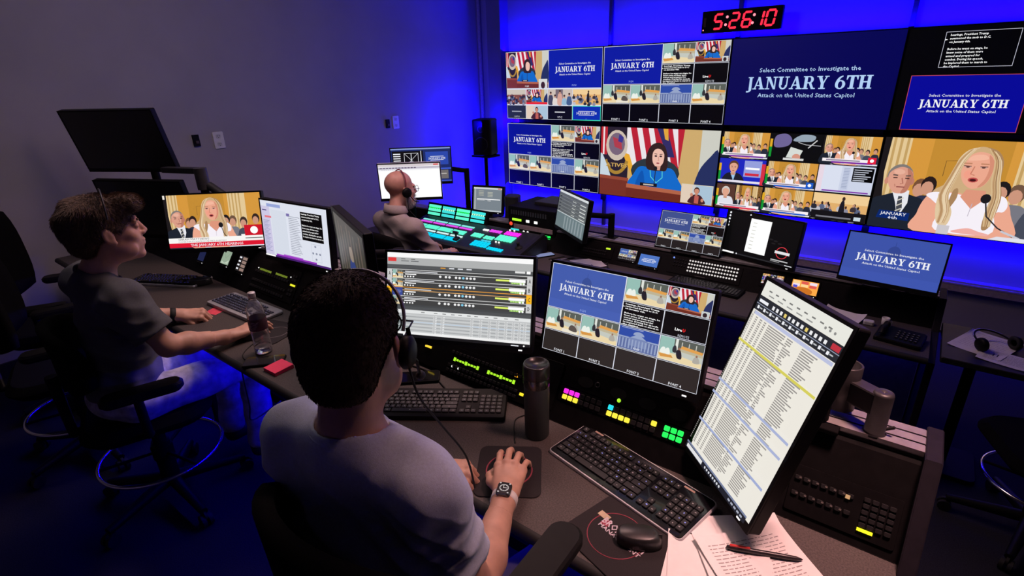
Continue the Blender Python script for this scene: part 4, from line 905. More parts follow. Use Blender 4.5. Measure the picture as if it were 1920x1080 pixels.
def scr_orange(s):
    s.rect(0, 0, 1, 1, c(255, 170, 70), 0)
    for r in range(2):
        for k in range(3): s.rect(.03+.32*k, .55+.22*r-.04, .3+.32*k, .72+.22*r, (c(240, 225, 240), c(255, 215, 150), c(225, 90, 80))[(k+r) % 3])
    s.ell(.45, .2, .38, .3, c(205, 115, 30)); s.rect(.06, .4, .22, .6, c(80, 80, 210))
small_screen('bright orange small rack screen right of the news grid screen', -.44, .085, .14, .08, scr_orange, Y2, Z2)
# key panel with round white keys
t, M = rack_unit('key_panel', 'panel with rows of small round white lit keys on the rear console', -1.04, .082, .48, .118, 'key panel', Y2, Z2)
for r in range(4):
    b = MB(M)
    for i in range(18): b.lathe([(.0062, 0), (.0056, .004), (0, .0045)], 8, 0, (-.1+.0182*i, .045-.0235*r, .006))
    b.build('key_row', glow('key_white', (.72, .68, .66)), t)
b = MB(M)
for i in range(5):
    for r in range(3): b.lathe([(.006, 0), (.0055, .004), (0, .0045)], 8, 0, (-.2+.018*i, .04-.0215*r, .006))
b.build('dim_keys', KEYM, t)
b = MB(M); b.ball(-.212, .047, .008, .006); b.build('indicator', glow('blue_led', (.2, .35, 1)), t)
b = MB(M); b.box(-.01, -.052, .0065, .07, .006, .001); b.build('maker_plate', DGREY, t)
t, M = rack_unit('intercom_panel', 'dark key panel with one yellow green bar right of the small turned monitor', -1.83, .08, .26, .1, 'key panel', Y2, Z2)
b = MB(M); b.box(.085, .025, .0085, .034, .012, .004); b.build('talk_key', glow('talk_green', (.55, .85, .03)), t)
for y in (.0, -.022):
    b = MB(M); keyrow(b, -.11, 11, .018, y, .014, .011); b.build('key_row', KEYM, t)
# processor box with red lamp beside the switcher
t = thing('processor_unit', 'black processor box with a red lamp and lit keys right of the switcher', 'processor', (-2.45, 3.44, .48), 0)
b = MB(); b.box(0, .16, .15, .46, .42, .24, 0, .006); b.build('case', BLACKM, t)
b = MB(); b.box(.1, .24, .278, .36, .26, .03, 0, .01); b.build('top_cover', DGREY, t)
b = MB(); 
for i in range(15): b.box(-.19+.024*i, -.052, .225, .014, .006, .035)
b.build('sockets', GREYM, t)
b = MB(); b.box(-.14, -.053, .165, .09, .006, .018); b.build('display_lettering', LIME, t)
for x in (-.03, .05): b = MB(); b.box(x, -.053, .165, .03, .006, .02); b.build('lit_key', WHL, t)
b = MB(); b.ball(-.2, -.054, .125, .016, .008, .016); b.build('red_lamp', REDL, t)
b = MB(); b.box(.02, -.053, .11, .38, .006, .036); b.build('label_strip', mat('label_pink', (.34, .27, .27), .6), t)
b = MB(); b.box(-.16, -.055, .07, .08, .008, .034); b.build('cyan_keys', AQUA, t)
b = MB()
for x in (-.07, -.03): b.ball(x, -.055, .075, .009, .006, .009)
b.build('round_keys', WHL, t)
b = MB()
for i in range(2):
    for r in range(2): b.box(.15+.03*i, -.055, .045+.022*r, .022, .008, .014)
b.build('green_keys', GREEN, t)

# ================================================================== video switcher
t = thing('video_switcher', 'large video switcher with rows of cyan, green and magenta lit buttons', 'switcher', (-2.9, 2.95, .45), 0)
S = Matrix(((1, 0, 0, 0), (0, .97, -.2425, 0), (0, .2425, .97, .05), (0, 0, 0, 1)))      # sloped deck: x right, y up the deck
b = MB(); w = 1.32; pr = [(-.02, .0), (-.02, .035), (0, .048), (.34, .132), (.36, .13), (.36, 0)]; n = 6
V = [(-w/2, p[0], p[1]) for p in pr]+[(w/2, p[0], p[1]) for p in pr]
b.add(V, [tuple(range(n)), tuple(range(2*n-1, n-1, -1))]+[(i, i+n, (i+1) % n+n, (i+1) % n) for i in range(n)]); b.build('deck', mat('switcher_deck', (.02, .02, .024), .45), t)
b = MB(); b.M = Matrix.Translation((-.3, .345, .13)) @ Matrix.Rotation(R_(-22), 4, 'X'); b.box(0, .01, .055, .72, .02, .13, 0, .004); b.build('display_hood', BLACKM, t)
def bank(name, m, x0, x1, y0, y1, nx, ny, gap=.15, z=.0):
    b = MB(S); dx = (x1-x0)/nx; dy = (y1-y0)/ny
    for i in range(nx):
        for j in range(ny): b.prism(rrect(dx*(1-gap), dy*(1-gap), min(dx, dy)*.12, 1), z, z+.006, 0, .0012, (x0+(i+.5)*dx, y0+(j+.5)*dy))
    b.build(name, m, t)
X = -2.9
for g in range(4):
    a = -.61+.155*g
    bank('button_bank', TEAL, a, a+.145, .03, .085, 8, 2)
    bank('button_bank', glow('pale', (.62, .85, .82)), a+.01, a+.145, .1, .122, 8, 1)
    bank('button_bank', MINT, a-.02+.0, a+.125, .14, .2, 8, 2)
    bank('button_bank', VIOL, a+.0, a+.14, .228, .252, 8, 1)
    bank('button_bank', glow('pale_teal', (.22, .78, .7)), a+.0, a+.14, .262, .285, 8, 1)
    # small displays on the raised hood
    D = Matrix.Translation((-.3, .345, .13)) @ Matrix.Rotation(R_(-22), 4, 'X')
    b = MB(D)
    for r in range(3): b.box(-.265+.172*g, -.002, .022+.034*r, .15, .006, .024)
    b.build('display_lettering', (MINT, AQUA, MINT, AQUA)[g], t)
    b = MB(D)
    for i in range(6): b.box(-.325+.172*g+.024*i, -.006, .074, .014, .004, .012)
    b.build('hood_keys', GREEN if g % 2 == 0 else glow('pale_green', (.55, .95, .6)), t)
bank('button_bank', TEAL, .14, .31, .03, .11, 5, 3); bank('button_bank', TEAL, .32, .47, .02, .06, 6, 2)
bank('button_bank', MINT, .05, .16, .15, .21, 4, 3); bank('button_bank', MINT, .18, .28, .15, .2, 3, 2); bank('button_bank', glow('aqua_wide', (.05, .55, .7)), .19, .29, .115, .135, 3, 1)
bank('button_bank', MINT, .29, .46, .165, .25, 6, 4); bank('button_bank', MAG, .31, .46, .262, .315, 5, 3); bank('button_bank', VIOL, .16, .28, .262, .3, 4, 2); bank('button_bank', WHL, .09, .15, .262, .29, 3, 1)
b = MB(S)
for x, y in ((.335, .135), (.365, .135), (.33, .33), (.37, .335)): b.ball(x, y, .006, .008)
b.build('round_keys', WHL, t)
b = MB(S); b.box(-.02, .06, .012, .04, .05, .02, 0, .004); b.tube([(-.02, .06, .02), (-.02, .07, .06)], .008, 8); b.box(-.02, .07, .065, .06, .016, .016, 0, .004); b.build('fader_lever', GREYM, t)
b = MB(S); b.lathe([(.03, 0), (.03, .004), (.014, .008), (.01, .03), (.014, .04), (0, .046)], 20, 0, (.56, .13, 0)); b.build('joystick', RUBBER, t)
b = MB(S); b.box(.645, .17, .012, .03, .36, .02, 0, .004); b.build('side_rail', DGREY, t)

# ================================================================== keyboards, mice, things on the desks
def keyboard(label, x, y, yaw, z=.7505, w=.44, d=.15, style='black', lit=None, dens=.4, tilt=0):
    t = thing('keyboard', label, 'keyboard', (x, y, z), yaw, 'keyboards on the desks')
    T = Matrix.Rotation(R_(tilt), 4, 'X'); b = MB(T)
    if style == 'silver':
        b.prism(rrect(w, d, .014, 4), 0, .013, 0, .003); b.build('frame', mat('silver_edge', (.62, .62, .64), .3, metal=.4), t)
        b = MB(T); b.prism(rrect(w-.009, d-.009, .011, 4), .004, .0145, 0, .001); b.build('deck', mat('gloss_black', (.006, .006, .008), .15, coat=.4), t)
    elif style == 'grey':
        b.prism(rrect(w, d, .012, 4), 0, .016, 0, .004); b.build('deck', mat('keyboard_grey', (.36, .36, .38), .4), t)
    else:
        b.prism(rrect(w, d, .008, 3), 0, .018, 0, .004); b.build('deck', BLACK, t)
    kz = .0145 if style == 'silver' else (.016 if style == 'grey' else .018)
    b = MB(T); u = (w-.03)/22.6; v = (d-.035)/6.3; mk = []
    def key(cx, cy_, kw):
        b.prism(rrect(kw*u-.0022, v-.0026, .0018, 1), kz, kz+.0045, 0, .0014, (cx, cy_)); mk.append((cx, cy_))
    x0 = -w/2+.015; yt = d/2-.018-v/2
    for r in range(6):
        yy = yt-r*v-(.003 if r else 0)
        wid = [[1]*13, [1]*13+[2], [1.5]+[1]*12+[1.5], [1.75]+[1]*11+[2.25], [2.25]+[1]*10+[2.75], [1.25, 1.25, 1.25, 6.25, 1.25, 1.25, 1.25, 1.25]][r]
        xx = x0
        for kk, q in enumerate(wid):
            key(xx+q*u/2, yy, q); xx += q*u+((.58*u) if r == 0 and kk in (0, 4, 8) else 0)
        xx = x0+15.4*u
        if r in (0, 1, 2):
            for k in range(3): key(xx+(k+.5)*u, yy, 1)
        if r == 4: key(xx+1.5*u, yy, 1)
        if r == 5:
            for k in range(3): key(xx+(k+.5)*u, yy, 1)
        xx = x0+18.7*u
        if r: 
            for k in range(4): key(xx+(k+.5)*u, yy, 1)
    b.build('keys', mat('key_black', (.013, .013, .015), .42, noise=.1) if style != 'grey' else mat('key_navy', (.02, .022, .05), .45), t)
    if lit:
        rng = random.Random(int(x*100)); b = MB(T); b2 = MB(T)
        for cx, cy_ in mk:
            q = b if rng.random() < dens else b2
            q.box(cx+rng.uniform(-.002, .002), cy_+rng.uniform(-.0015, .002), kz+.0047, rng.uniform(.0022, .0045), rng.uniform(.002, .0035), .0004)
        if b.v: b.build('lit_lettering', lit, t)
        if b2.v: b2.build('key_lettering', mat('legend_grey', (.35, .35, .36), .6, noise=0), t)
    if style == 'silver':
        b = MB(T); b.box(-w*.36, d/2-.012, .0149, .03, .006, .0006); b.box(w*.33, d/2-.014, .0149, .03, .006, .0006); b.build('maker_mark', mat('mark_bronze', (.42, .3, .24), .4), t)
    b = MB(T)
    for sx in (-1, 1): b.box(sx*w*.4, d*.38, -.0, .03, .01, .003)
    b.build('feet', RUBBER, t)
    return t
BLUEL = glow('legend_blue', (.32, .36, .98), .7)
keyboard('plain black keyboard under the playout monitor, in front of the front operator', -1.11, 1.005, R_(34), w=.45, d=.155, lit=glow('legend_dim', (.11, .10, .10)), dens=.8, tilt=2)
keyboard('slim black keyboard with bright silver edge and blue lit keys', -.465, 1.06, R_(-12.5), w=.435, d=.165, style='silver', lit=BLUEL, dens=.3, tilt=3)
keyboard('grey keyboard with dark keys behind the water bottle', -2.44, 1.045, R_(2), w=.43, d=.145, style='grey', lit=glow('legend_pale', (.16, .16, .3)), dens=.9)
keyboard('keyboard with silver edge and dark blue keys at the left end of the front console', -3.16, 1.0, R_(27), w=.43, d=.15, style='silver', lit=glow('legend_deepblue', (.02, .02, .32)), dens=.95)
keyboard('dim black keyboard below the round white keys on the rear console', -.98, 3.245, R_(-3), z=.4505, w=.46, d=.15, lit=glow('legend_faint', (.05, .045, .045)), dens=.8)
def mouse(label, x, y, yaw, z=.7505, m=None, k=1.0):
    t = thing('computer_mouse', label, 'mouse', (x, y, z), yaw, 'computer mice')
    b = MB(); N = 20; rows = []
    for i in range(9):
        q = i/8; hz = .034*k*math.cos(q*math.pi/2)**.7; sc = (1-.0*q)*math.cos(max(0, q-.15)*1.25)**.6
        if i == 8: sc = .05
        zz = .034*k*math.sin(q*math.pi/2)
        rows.append([(.032*k*sc*math.copysign(abs(math.cos(a))**.8, math.cos(a)), .056*k*sc*math.copysign(abs(math.sin(a))**.85, math.sin(a))-.006*q, zz) for a in [2*math.pi*j/N for j in range(N)]])
    b.add([p for r in rows for p in r], [(i*N+j, i*N+(j+1) % N, (i+1)*N+(j+1) % N, (i+1)*N+j) for i in range(8) for j in range(N)]+[tuple(8*N+j for j in range(N)), tuple(N-1-j for j in range(N))], 0, True); b.build('shell', m or mat('mouse_black', (.02, .02, .021), .35), t)
    b = MB(); b.M = Matrix.Translation((0, .034*k, .026*k)) @ Matrix.Rotation(R_(90), 4, 'Y'); b.cyl(0, 0, -.003, .003, .008*k, 14); b.build('scroll_wheel', RUBBER, t)
    b = MB(); b.box(0, .034*k, .0245*k, .0012, .04*k, .012*k); b.build('button_seam', INK, t)
    return t
mouse('black computer mouse lying on the printed mouse mat', -.348, .885, R_(-62), z=.7535, k=.92)
mouse('dark computer mouse with pale sides right of the left end keyboard', -2.965, 1.08, R_(-30))
FRONT_MOUSE = mouse('dark mouse under the right hand of the front operator', -.728, .888, R_(14), z=.7535)
mouse('dark mouse under the right hand of the left operator', -2.12, .925, R_(10), z=.7525)
mouse('black mouse with a blue light beside the rear keyboard', -.62, 3.2, R_(-10), z=.4505)
def pad(label, x, y, yaw, w, d, z=.7502):
    t = thing('mouse_mat', label, 'mouse mat', (x, y, z), yaw, 'mouse mats')
    b = MB(); b.prism(rrect(w, d, .022, 5), 0, .003, 0, .001); b.build('mat', mat('mat_cloth', (.014, .011, .013), .9, noise=.2, scale=400), t)
    return t
RING = mat('ring_red', (.30, .05, .08), .8, noise=.1)
t = pad('square mouse mat with a red ring under the front operator\'s hands', -.735, .9, R_(34), .175, .2)
b = MB(); b.torus(0, -.0, .003, .062, .0022, 40, 6); b.build('printed_ring', RING, t)
t = pad('mouse mat printed with white lettering and a red ring, beside the silver edged keyboard', -.38, .865, R_(-16), .235, .19)
b = MB(); b.torus(-.02, .0, .003, .066, .0012, 44, 6); b.build('printed_ring', RING, t)
LET = mat('print_pale', (.62, .55, .62), .8, noise=.1)
def flat_text(name, s, x, y, z, h, m, t, width=None, rot=0, bold=.02):
    V, F, w = text_mesh(s, bold); k = (width/w) if width else h; b = MB(Matrix.Translation((x, y, z)) @ Matrix.Rotation(rot, 4, 'Z'))
    b.add([(p[0]*k, p[1]*h, 0) for p in V], F); return b.build(name, m, t)
flat_text('printed_lettering', 'BROADCAST', -.07, .004, .0042, .019, LET, t, .128); flat_text('printed_lettering', 'MANAGEMENT', -.068, -.010, .0042, .0105, LET, t, .122)
b = MB(); b.box(-.078, .022, .0038, .03, .016, .0006, 0); b.box(-.06, .01, .0036, .02, .02, .0006, 1); b.build('printed_mark', [mat('print_gold', (.55, .45, .3), .8), RING], t)
t = pad('dark mouse mat beside the water bottle, under the left operator\'s hand', -2.1, .985, R_(15), .21, .19)
b = MB(); b.torus(.03, .0, .003, .05, .0014, 40, 6); b.build('printed_ring', mat('ring_grey', (.16, .14, .15), .8), t)

# water bottle
GLASS = mat('clear_plastic', (.96, .95, .96), .06, trans=.93, ior=1.45, noise=0)
t = thing('water_bottle', 'clear plastic water bottle with a printed label standing on the front desk', 'bottle', (-1.95, .872, .7505))
prof = [(0, .004), (.022, .0), (.031, .004), (.033, .012)]
for i in range(9): z = .02+.012*i; prof += [(.0325 if i % 2 else .0335, z)]
prof += [(.0335, .15), (.033, .165), (.0335, .175), (.031, .192), (.024, .21), (.0155, .222), (.0135, .228), (.0135, .236)]
inner = [(max(0, r-.0012), z+.001) for r, z in reversed(prof)]
b = MB(); b.lathe(prof+inner, 36); b.build('bottle_body', GLASS, t)
b = MB(); b.lathe([(.0342, .105), (.0345, .106), (.0345, .152), (.0342, .153)], 36); b.build('label_band', mat('bottle_label', (.11, .05, .07), .5, noise=.4, scale=30), t)
b = MB(); b.lathe([(.0, .256), (.013, .256), (.0145, .252), (.0145, .238), (.014, .236)], 24); b.build('cap', mat('cap_plastic', (.6, .55, .56), .35, trans=.4), t)
b = MB(); b.lathe([(0, .006), (.0305, .006), (.0305, .03), (0, .03)], 30); b.build('water', mat('water', (.95, .97, 1), .02, trans=1.0, ior=1.33, noise=0), t)
b = MB()
for k in range(5):
    a0, a1, z = R_(-95+k*7), R_(-40+k*5), .116+.006*k
    P = [(.0349*math.cos(a0+(a1-a0)*i/8), .0349*math.sin(a0+(a1-a0)*i/8), z+.002*math.sin(i)) for i in range(9)]; b.tube(P, .0007, 5)
b.build('printed_pattern', mat('label_white', (.6, .52, .54), .6, noise=0), t)
# tumbler
t = thing('travel_tumbler', 'tall black travel tumbler standing left of the colour button panel', 'tumbler', (-.765, 1.075, .7505))
b = MB(); b.lathe([(0, 0), (.034, 0), (.036, .004), (.037, .17), (.0365, .175), (0, .175)], 36); b.build('body', mat('tumbler_black', (.035, .038, .038), .55, bump=.1, scale=600), t)
b = MB(); b.lathe([(.0372, .172), (.0385, .18), (.0385, .196), (.037, .202)], 36); b.build('steel_collar', mat('dark_steel', (.1, .1, .1), .25, metal=.9), t)
b = MB(); b.lathe([(.0375, .2), (.039, .206), (.0385, .236), (.036, .242), (.033, .242), (.031, .236), (0, .235)], 36); b.build('lid', mat('lid_black', (.02, .018, .018), .3), t)
# phones
def phone(label, x, y, yaw, z=.7505, scr=None):
    t = thing('mobile_phone', label, 'phone', (x, y, z), yaw, 'mobile phones')
    b = MB(); b.prism(rrect(.15, .074, .01, 4), 0, .009, 0, .002); b.build('case', BLACK, t)
    b = MB(); b.prism(rrect(.142, .067, .008, 4), .009, .0096); b.build('glass', scr or mat('phone_glass', (.008, .008, .009), .1, coat=.5, noise=0), t)
    return t
phone('black mobile phone lying between the water bottle and the pink notes', -1.868, .828, R_(46))
phone('black mobile phone lying behind the plain black keyboard', -1.29, 1.09, R_(42))
phone('phone with a pale lit screen on the rear desk beside the switcher', -2.2, 3.22, R_(60), z=.4505, scr=glow('phone_pale', c(120, 130, 170)))
t = thing('sticky_notes', 'block of bright pink sticky notes at the edge of the front desk', 'sticky notes', (-1.772, .832, .7505), R_(2))
b = MB(); b.box(0, 0, .006, .076, .076, .012); b.build('pad_block', PINK, t)
b = MB(); b.M = Matrix.Translation((0, -.03, .0128)) @ Matrix.Rotation(R_(1.5), 4, 'X'); b.box(0, .03, 0, .076, .076, .0004); b.build('top_sheet', PINK, t)
b = MB(); b.box(0, 0, .0002, .0762, .0762, .0004); tag(b.build('sticky_note', mat('pink_note_dim', c(240, 80, 100), .8), None, (-2.535, .955, .7503)), 'single pink sticky note beside the left operator\'s left hand', 'sticky note').rotation_euler = (0, 0, R_(20))
# papers
def sheet_obj(label, x, y, yaw, z, lines=0, w=.213, d=.276, curl=.004, grp='loose papers', seed=1, title=None, m=None):
    t = thing('paper_sheet', label, 'paper', (x, y, z), yaw, grp); rng = random.Random(seed); b = MB(); n = 8; V = []
    f = lambda u, v: curl*(max(0, abs(u)*1.7-.6)**2+max(0, v*1.6-.5)**2)
    for j in range(n+1):
        for i in range(n+1): u, v = i/n*2-1, j/n*2-1; V.append((u*w/2, v*d/2, f(u, v)))
    Q = [(j*(n+1)+i, j*(n+1)+i+1, (j+1)*(n+1)+i+1, (j+1)*(n+1)+i) for j in range(n) for i in range(n)]
    b.add(V, Q, 0, True); b.add([(p[0], p[1], p[2]-.0006) for p in V], [tuple(reversed(q)) for q in Q], 0, True); b.build('sheet', m or PAPER, t)
    if lines:
        b = MB(); 
        for k in range(lines):
            v = .8-1.5*k/lines; u = -.8
            while u < .75:
                L = rng.uniform(.04, .16)
                if u+L > .8: break
                zz = f(u, v)+.0006
                b.add([(u*w/2, v*d/2, zz), ((u+L)*w/2, v*d/2, f(u+L, v)+.0006), ((u+L)*w/2, v*d/2+.0022, f(u+L, v)+.0006), (u*w/2, v*d/2+.0022, zz)], [(0, 1, 2, 3)]); u += L+.03
        b.build('printed_lines', GREYINK, t)
    if title:
        b = MB()
        for q in title: b.box(q[0], q[1], .0008, q[2], q[3], .0004)
        b.build('printed_bars', INK, t)
    return t
PG_ = 'papers at the right end of the front desk'
sheet_obj('bottom sheet of the papers at the front desk, its corner showing at the left', -.165, .835, R_(12), .7506, grp=PG_)
sheet_obj('white sheet with two black printed bars, left of the pen', -.158, .862, R_(21), .7522, grp=PG_, title=[(-.052, .09, .004, .024), (-.04, .092, .004, .02), (-.03, .1, .014, .005)])
sheet_obj('topmost paper sheet with faint writing, lying under the red and black pen', -.076, .947, R_(49), .7545, lines=24, grp=PG_, curl=.006)
sheet_obj('folded sheet with grey edge behind the topmost paper at the front desk', -.145, 1.0, R_(38), .7535, grp=PG_, seed=4, d=.2)
t = thing('pen', 'black pen with a red clip lying on the topmost paper', 'pen', (-.112, 1.008, .7632), math.atan2(.06, .14))
b = MB(Matrix.Rotation(R_(90), 4, 'Y')); b.lathe([(0, -.078), (.0045, -.076), (.0056, -.06), (.0056, .03), (.005, .064), (.0025, .074), (0, .078)], 14); b.build('barrel', mat('pen_black', (.02, .015, .018), .35), t)
b = MB(); b.box(-.05, 0, .0062, .042, .005, .0035, 0, .001); b.build('clip', mat('pen_red', (.5, .03, .03), .4), t)
sheet_obj('white sheet tilted on the rear desk between the two switcher screens', -1.83, 3.235, R_(-42), .4506, grp='papers on the rear desk', title=[(.03, .02, .02, .006)], w=.2, d=.22)
sheet_obj('pale creased paper on the rear desk behind the portrait monitor', -.22, 3.2, R_(-12), .4506, grp='papers on the rear desk', w=.2, d=.19, curl=.012)
for i, (x, y, a) in enumerate(((-2.09, 3.22, 60), (-2.05, 3.19, 55), (-2.02, 3.24, 48))):
    t = thing('pen', ('leftmost', 'middle', 'rightmost')[i]+' of three pens lying beside the phone on the rear desk', 'pen', (x, y, .4555), R_(a), 'pens on the rear desk')
    b = MB(Matrix.Rotation(R_(90), 4, 'Y')); b.lathe([(0, -.07), (.004, -.068), (.0045, .05), (.001, .07), (0, .07)], 10); b.build('barrel', (DGREY, SILVER, BLACK)[i], t)
b = MB(); b.box(0, 0, .012, .05, .035, .024, 0, .008); tag(b.build('eraser', WHITEP, None, (-.085, 3.2, .4505)), 'small white block on the rear desk under the blue title monitor', 'eraser')
t = thing('mug', 'small white cup on the rear desk beside the white block', 'cup', (-.015, 3.22, .4505))
b = MB(); b.lathe([(0, 0), (.016, 0), (.019, .05), (.017, .05), (.014, .004), (0, .004)], 20); b.build('cup', WHITEP, t)
b = MB(Matrix.Translation((.018, 0, .026)) @ Matrix.Rotation(R_(90), 4, 'X')); b.torus(0, 0, 0, .012, .003, 16, 6, 0, -90, 90); b.build('handle', WHITEP, t)
t = thing('desk_phone', 'dark desk phone with pale key marks at the right end of the rear desk', 'phone', (.06, 3.08, .4505), R_(-8))
b = MB(Matrix.Rotation(R_(6), 4, 'X')); b.prism(rrect(.2, .15, .012, 4), 0, .03, 0, .006); b.build('base', BLACK, t)
b = MB(Matrix.Rotation(R_(6), 4, 'X'))
for r in range(4): keyrow(b, -.01, 5, .02, .03-.022*r, .014, .014, 0, .03)
b.build('buttons', KEYM, t)
b = MB(Matrix.Rotation(R_(6), 4, 'X')); b.tube([(-.07, .05, .042), (-.07, .04, .055), (-.07, -.04, .055), (-.07, -.05, .042)], .014, 10); b.build('handset', BLACK, t)
b = MB(Matrix.Rotation(R_(6), 4, 'X'))
for r in range(4):
    for k in range(5): b.box(-.01+.02*k, .03-.022*r, .0353, .006, .003, .0004)
b.build('key_lettering', mat('legend_pale_grey', (.4, .4, .4), .6, noise=0), t)
# side table with papers and headphones
t = thing('side_table', 'small black side table at the right end of the rear console', 'table', (.43, 3.22, -.3))
b = MB(); b.box(0, 0, .735, .4, .46, .03, 0, .006); b.build('tabletop', DGREY, t)
b = MB(); b.cyl(-.05, .08, .02, .72, .025, 14); b.build('pedestal', BLACKM, t)
b = MB(); b.M = Matrix.Translation((-.05, .08, 0)); b.prism(rrect(.3, .3, .04), 0, .022, 0, .005); b.build('base_plate', BLACKM, t)
sheet_obj('large white paper under the headphones on the side table', .40, 3.25, R_(-22), .4508, grp='papers on the side table', lines=10)
sheet_obj('smaller white paper with printed lines at the front of the side table', .47, 3.11, R_(-14), .4528, grp='papers on the side table', lines=12, w=.2, d=.14, seed=5, title=[(-.05, .02, .004, .03), (-.035, .02, .004, .03), (-.02, .018, .004, .03)])
def headphones(name, label, M, group=None, boom=True, k=1.0, root=None):
    t = thing(name, label, 'headset', tuple(M.translation), 0, group); M = M.copy(); M.translation = (0, 0, 0)
    b = MB(M); pts = [(.079*k*math.cos(R_(a)), 0, .095*k*math.sin(R_(a))) for a in range(0, 181, 10)]; b.tube(pts, .0042, 8); b.build('headband', BLACK, t)
    b = MB(M); pts = [(.083*k*math.cos(R_(a)), 0, .1*k*math.sin(R_(a))) for a in range(30, 151, 10)]; b.tube(pts, .0035, 6); b.build('band_trim', SILVER, t)
    for sx in (-1, 1):
        b = MB(M @ Matrix.Translation((sx*.082*k, 0, -.015)) @ Matrix.Rotation(R_(90*sx), 4, 'Y')); b.lathe([(0, .016), (.022, .016), (.032, .01), (.034, .0), (.034, -.004)], 24); b.build('ear_cup', BLACK, t)
        b = MB(M @ Matrix.Translation((sx*.079*k, 0, -.015)) @ Matrix.Rotation(R_(90*sx), 4, 'Y')); b.torus(0, 0, 0, .024, .009, 24, 8); b.build('ear_pad', RUBBER, t)
    if boom:
        b = MB(M); b.tube([(.088*k, 0, -.02), (.094*k, .04, -.045), (.085*k, .085, -.07), (.055*k, .115, -.08)], .003, 8); b.build('boom', BLACK, t)
        b = MB(M); b.ball(.05*k, .117, -.081, .011, .008, .008); b.build('microphone', RUBBER, t)
    return t
headphones('headphones', 'black headphones with a red band lying on papers at the side table', Matrix.Translation((.43, 3.22, .49)) @ Matrix.Rotation(R_(40), 4, 'Z') @ Matrix.Rotation(R_(-78), 4, 'X'), boom=False)
# cables on the front desk
def cable(label, pts, r=.0022, name='cable', cat='cable', m=None):
    b = MB(); b.tube(catmull(pts, 6, False), r, 6); return tag(b.build(name, m or RUBBER), label, cat)
cable('thin black cable running from the mouse mat to the tumbler', [(-.79, 1.0, .7535), (-.84, 1.06, .7525), (-.86, 1.1, .7525), (-.84, 1.145, .7525)], .0018)
cable('thin cable looped on the desk by the water bottle', [(-1.88, .79, .7525), (-1.98, .8, .7525), (-2.04, .86, .7525), (-2.06, .93, .7575)], .0018)
cable('cable hanging below the front desk edge near the left operator', [(-1.9, .752, .735), (-1.88, .742, .60), (-1.93, .76, .5), (-1.96, .9, .5)], .003)
cable('black cable curving over the rear desk beside the tilted sheet', [(-1.72, 3.33, .4555), (-1.68, 3.25, .4555), (-1.6, 3.17, .4555), (-1.5, 3.12, .4555)], .006)
cable('cable crossing the desk before the rack behind the plain black keyboard', [(-1.45, 1.12, .7535), (-1.3, 1.14, .7535), (-1.18, 1.1, .7535), (-1.16, 1.09, .7535)], .0025)

